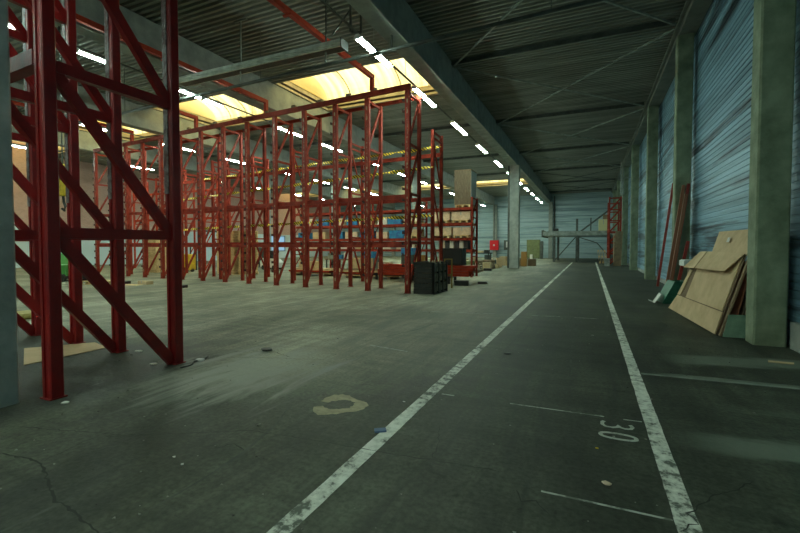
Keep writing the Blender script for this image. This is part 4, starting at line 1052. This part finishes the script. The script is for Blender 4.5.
for j, (x, y, a, b, h, mt, nm) in enumerate(((-7.2, 27.6, .9, .6, .32, CARDW, 'wide beige carton nearest the orange-red beams'), (-6.3, 28.2, .5, .5, .5, CARD, 'brown carton standing before the low pallet stack'),
        (-7.75, 29.0, .6, .5, .55, OLIVE, 'olive crate on the floor beyond the beam pile'), (-8.6, 29.6, .8, .5, .62, CARD, 'brown carton beyond the olive crate'),
        (-6.0, 27.0, .5, .35, .16, BLACK, 'flat dark case on the floor before the junk'), (-7.3, 32.9, .0001+.5, .5, .9, STEEL, 'grey-green box by the left side of the middle column'))):
    carton((x, y, 0), a, b, h, mt, nm, group='junk by the middle column', rz=R(-.2, .2), tape_=False)
for j in range(9):
    a = (-8.2+.9*(j % 3), 24.3+.62*(j // 3)+.2*(j % 3), 0); L_ = R(.6, .8)
    tag(MB().box(-L_/2, L_/2, -.07, .07, 0, .05+.04*(j % 3)).build('wood_offcut', [CARDW, WOOD, WOODD][j % 3], loc=a, rz=R(-.25, .25)), '%s wood offcut on the floor beyond the orange-red beams, from the racks' % ORD[j], 'offcut', 'wood offcuts beyond the beams')
for j in range(8):
    x = -9.6+.62*j; y = 34.6+.5*(j % 2); h = [.5, .7, .35, .6, .45, .75, .4, .55][j]
    carton((x, y, 0), .5, .5, h, [CARDD, CARD, WOODD, CARDW, STEEL, CARD, WOOD, CARDD][j], '%s box in the row of clutter under and behind the dark tables, from the racks' % ORD[j], group='clutter behind the dark tables', tape_=False, rz=R(-.3, .3))
for j in range(5): pallet((-8.9, 27.9, .145*j), .15*j, '%s pallet from the floor in the stack beside the loaded rack end' % ORD[j], 'pallet stack beside the loaded rack', old=j % 2 == 0)
# green cabinet
t = thing('metal_cabinet', 'olive green two-door metal cabinet by the far wall', 'cabinet', (-6.6, 56., 0))
MB().box(-.80, .80, -.3, .3, .06, 2.4).build('body', OLIVE, t, bevel=.01)
for x0, x1 in ((-.77, -.01), (.01, .77)):
    d = MB().box(x0, x1, -.325, -.302, .12, 2.34).build('door', OLIVE, t)
    MB().box(-.07 if x0 < 0 else .04, -.04 if x0 < 0 else .07, -.345, -.326, 1.1, 1.25).build('handle', BLACK, d)
for x in (-.65, .65): MB().box(x-.04, x+.04, -.28, .28, 0, .06).build('foot', BLACK, t)
o = MB().box(.0, .35, -.3, .3, 0, 2.2).build('dark_locker', STEEL, loc=(-5.78, 56., 0)); tag(o, 'narrow dark locker beside the olive cabinet', 'locker')
carton((-6.3, 51.5, 0), .3, .3, .6, DW, 'white canister in front of the olive cabinet', group='canisters by the far wall', tape_=False)
# fire hose reel on far wall column
t = thing('fire_hose_reel', 'bright red fire hose reel box on the far end wall', 'hose reel', (-10.55, 51.38, 1.1))
t.location = (-12.12, 58.63, 1.04)
MB().box(-.6, .6, -.26, .22, 0, 1.35).build('cabinet_body', REEL, t, bevel=.03)
MB().tube([(0, -.30, .68), (0, -.26, .68)], .42, 24).build('reel_disc', REEL, t)
MB().tube([(0, -.33, .68), (0, -.30, .68)], .13, 16).build('hub', DW, t)
t = thing('notice_board', 'dark framed white board on the far wall beside the hose reel', 'board', (-10.62, 59.4, 1.05))
MB().box(-.33, .33, -.05, .05, 0, 1.35).build('frame', STEEL, t); MB().box(-.05, .24, -.06, -.05, .35, 1.15).build('panel', DW, t)
# downpipe on end wall column
tag(MB().tube([(-4.35, 59.2, .0), (-4.35, 59.2, 8.2)], .07, 8).build('downpipe', STEEL), 'dark downpipe beside the end wall column nearest the aisle', 'pipe')
for k, x in enumerate((-12.2,)):
    tag(MB().tube([(x, 58.8, 2.45), (x, 58.8, 7.35)], .05, 8).build('downpipe', STEEL), 'thin pipe above the red hose reel', 'pipe')

# mezzanine platform
t = thing('mezzanine', 'grey steel platform on posts under the far end of the aisle', 'platform', (-4.4, 45., 0))
MB().box(0, 6.7, 0, 6.2, 2.62, 3.08).build('deck', STEELL, t, bevel=.01)
MB().box(-.12, 0, -.05, 6.2, 2.5, 3.2).build('edge_beam', STEEL, t)
for x, y in ((1.1, .1), (3.2, .1), (6.4, .1), (1.1, 5.9), (3.2, 5.9), (6.4, 5.9)): MB().box(x-.11, x+.11, y-.1, y+.1, 0, 2.62).build('post', STEEL, t)
MB().bar((1.2, .1, .2), (3.1, .1, 2.5), .08, .1).bar((5., .1, 1.9), (3.3, .1, 2.5), .08, .1).bar((5.0, .1, 1.9), (6.3, .1, .3), .08, .1).build('brace', STEEL, t)
MB().box(3.1, 3.3, .05, .2, 3.08, 4.3).box(4.38, 4.5, .05, .15, 3.08, 4.35).build('guard_post', STEEL, t)
MB().bar((3.5, 2., 3.1), (6.6, 2., 5.6), .12, .16).build('stair_rail', STEEL, t)
o = carton((1.15, 45.6, 3.082), .85, .8, 1.1, principled('yellow_cream', (.62, .58, .30), .6), 'cream yellow box on the platform at the far end', group='boxes on the platform')
o = carton((1.35, 45.6, 4.19), .5, .5, .45, CARDD, 'dark box on top of the cream yellow box on the platform', group='boxes on the platform', tape_=False)
o = carton((-3.2, 45.6, 3.082), .5, .4, .3, BLACK, 'small dark box on the platform edge', group='boxes on the platform', tape_=False)
# far right red rack
for k, (x, y) in enumerate(((1.35, 38.5), (1.35, 41.3))):
    u = make_upright('red upright of the far rack against the right wall, %s one' % ('nearer' if k == 0 else 'farther'), (x, y, 0), 5.6 if k == 0 else 5.4, .95, .18, .12, .9, .10, RED, group='uprights of the far right rack')
    u.rotation_euler = (0, 0, -PI/2)
for z in (1.6, 3.0, 4.4):
    beam_thing('rack_beam', (1.40, 38.58, z), (1.40, 41.22, z), .06, .12, REDO, {1.6: 'low', 3.0: 'middle', 4.4: 'high'}[z]+' beam of the far red rack by the right wall', group='beams of the far right rack')
t = thing('shipping_board', 'tall brown board standing before the far red rack', 'board', (2.05, 38.0, 0))
t.location = (2.05, 37.6, 0)
MB().slab([(-.35, 0, .01), (.2, .05, .01), (.3, .1, 2.75), (-.22, .05, 2.8)], .06).build('panel', CARDD, t)
MB().box(-.36, -.30, -.02, .0, .3, 2.6).build('edge_strip', CARD, t)
carton((1.25, 37.3, 0), .38, .35, .62, STEELL, 'grey canister before the far red rack', group='canisters by the far right rack', tape_=False)
t = thing('downlight_pipe', 'pale vertical pipe on the right wall above the far red rack', 'pipe', (2.2, 37.9, 5.7)); t.name = 'wall_pipe'
MB().tube([(0, 0, 0), (0, 0, 2.6)], .06, 8).tube([(.15, 0, 0), (.15, 0, 2.6)], .04, 8).build('tube', STEELL, t)
MB().bar((-.03, 0, .06), (.22, 0, .06), .04, .04).bar((.1, 0, 1.3), (.7, .0, 1.3), .05, .05).build('bracket', STEELL, t)

# ------------------------------------------------------------------ world, camera, view
w = bpy.data.worlds.new('sky'); bpy.context.scene.world = w; w.use_nodes = True
bg = w.node_tree.nodes['Background']; bg.inputs[0].default_value = (.86, .93, 1., 1); bg.inputs[1].default_value = 1.25

cam = bpy.data.cameras.new('camera'); co = bpy.data.objects.new('camera', cam); C.objects.link(co)
cam.sensor_width = 36.; cam.lens = 420./800*36; cam.clip_end = 200
yaw = math.atan2(190., 420.); pitch = math.radians(1.8); cam.shift_y = -7.3/800
co.location = (0, 0, 1.6); co.rotation_euler = (PI/2-pitch, 0, yaw)
S = bpy.context.scene; S.camera = co
S.view_settings.view_transform = 'Standard'; S.view_settings.look = 'None'; S.view_settings.gamma = 1.; S.view_settings.use_curve_mapping = False
S.view_settings.exposure = 1.62
S.cycles.use_denoising = True
S.cycles.max_bounces = 6; S.cycles.diffuse_bounces = 4; S.cycles.sample_clamp_indirect = 8.
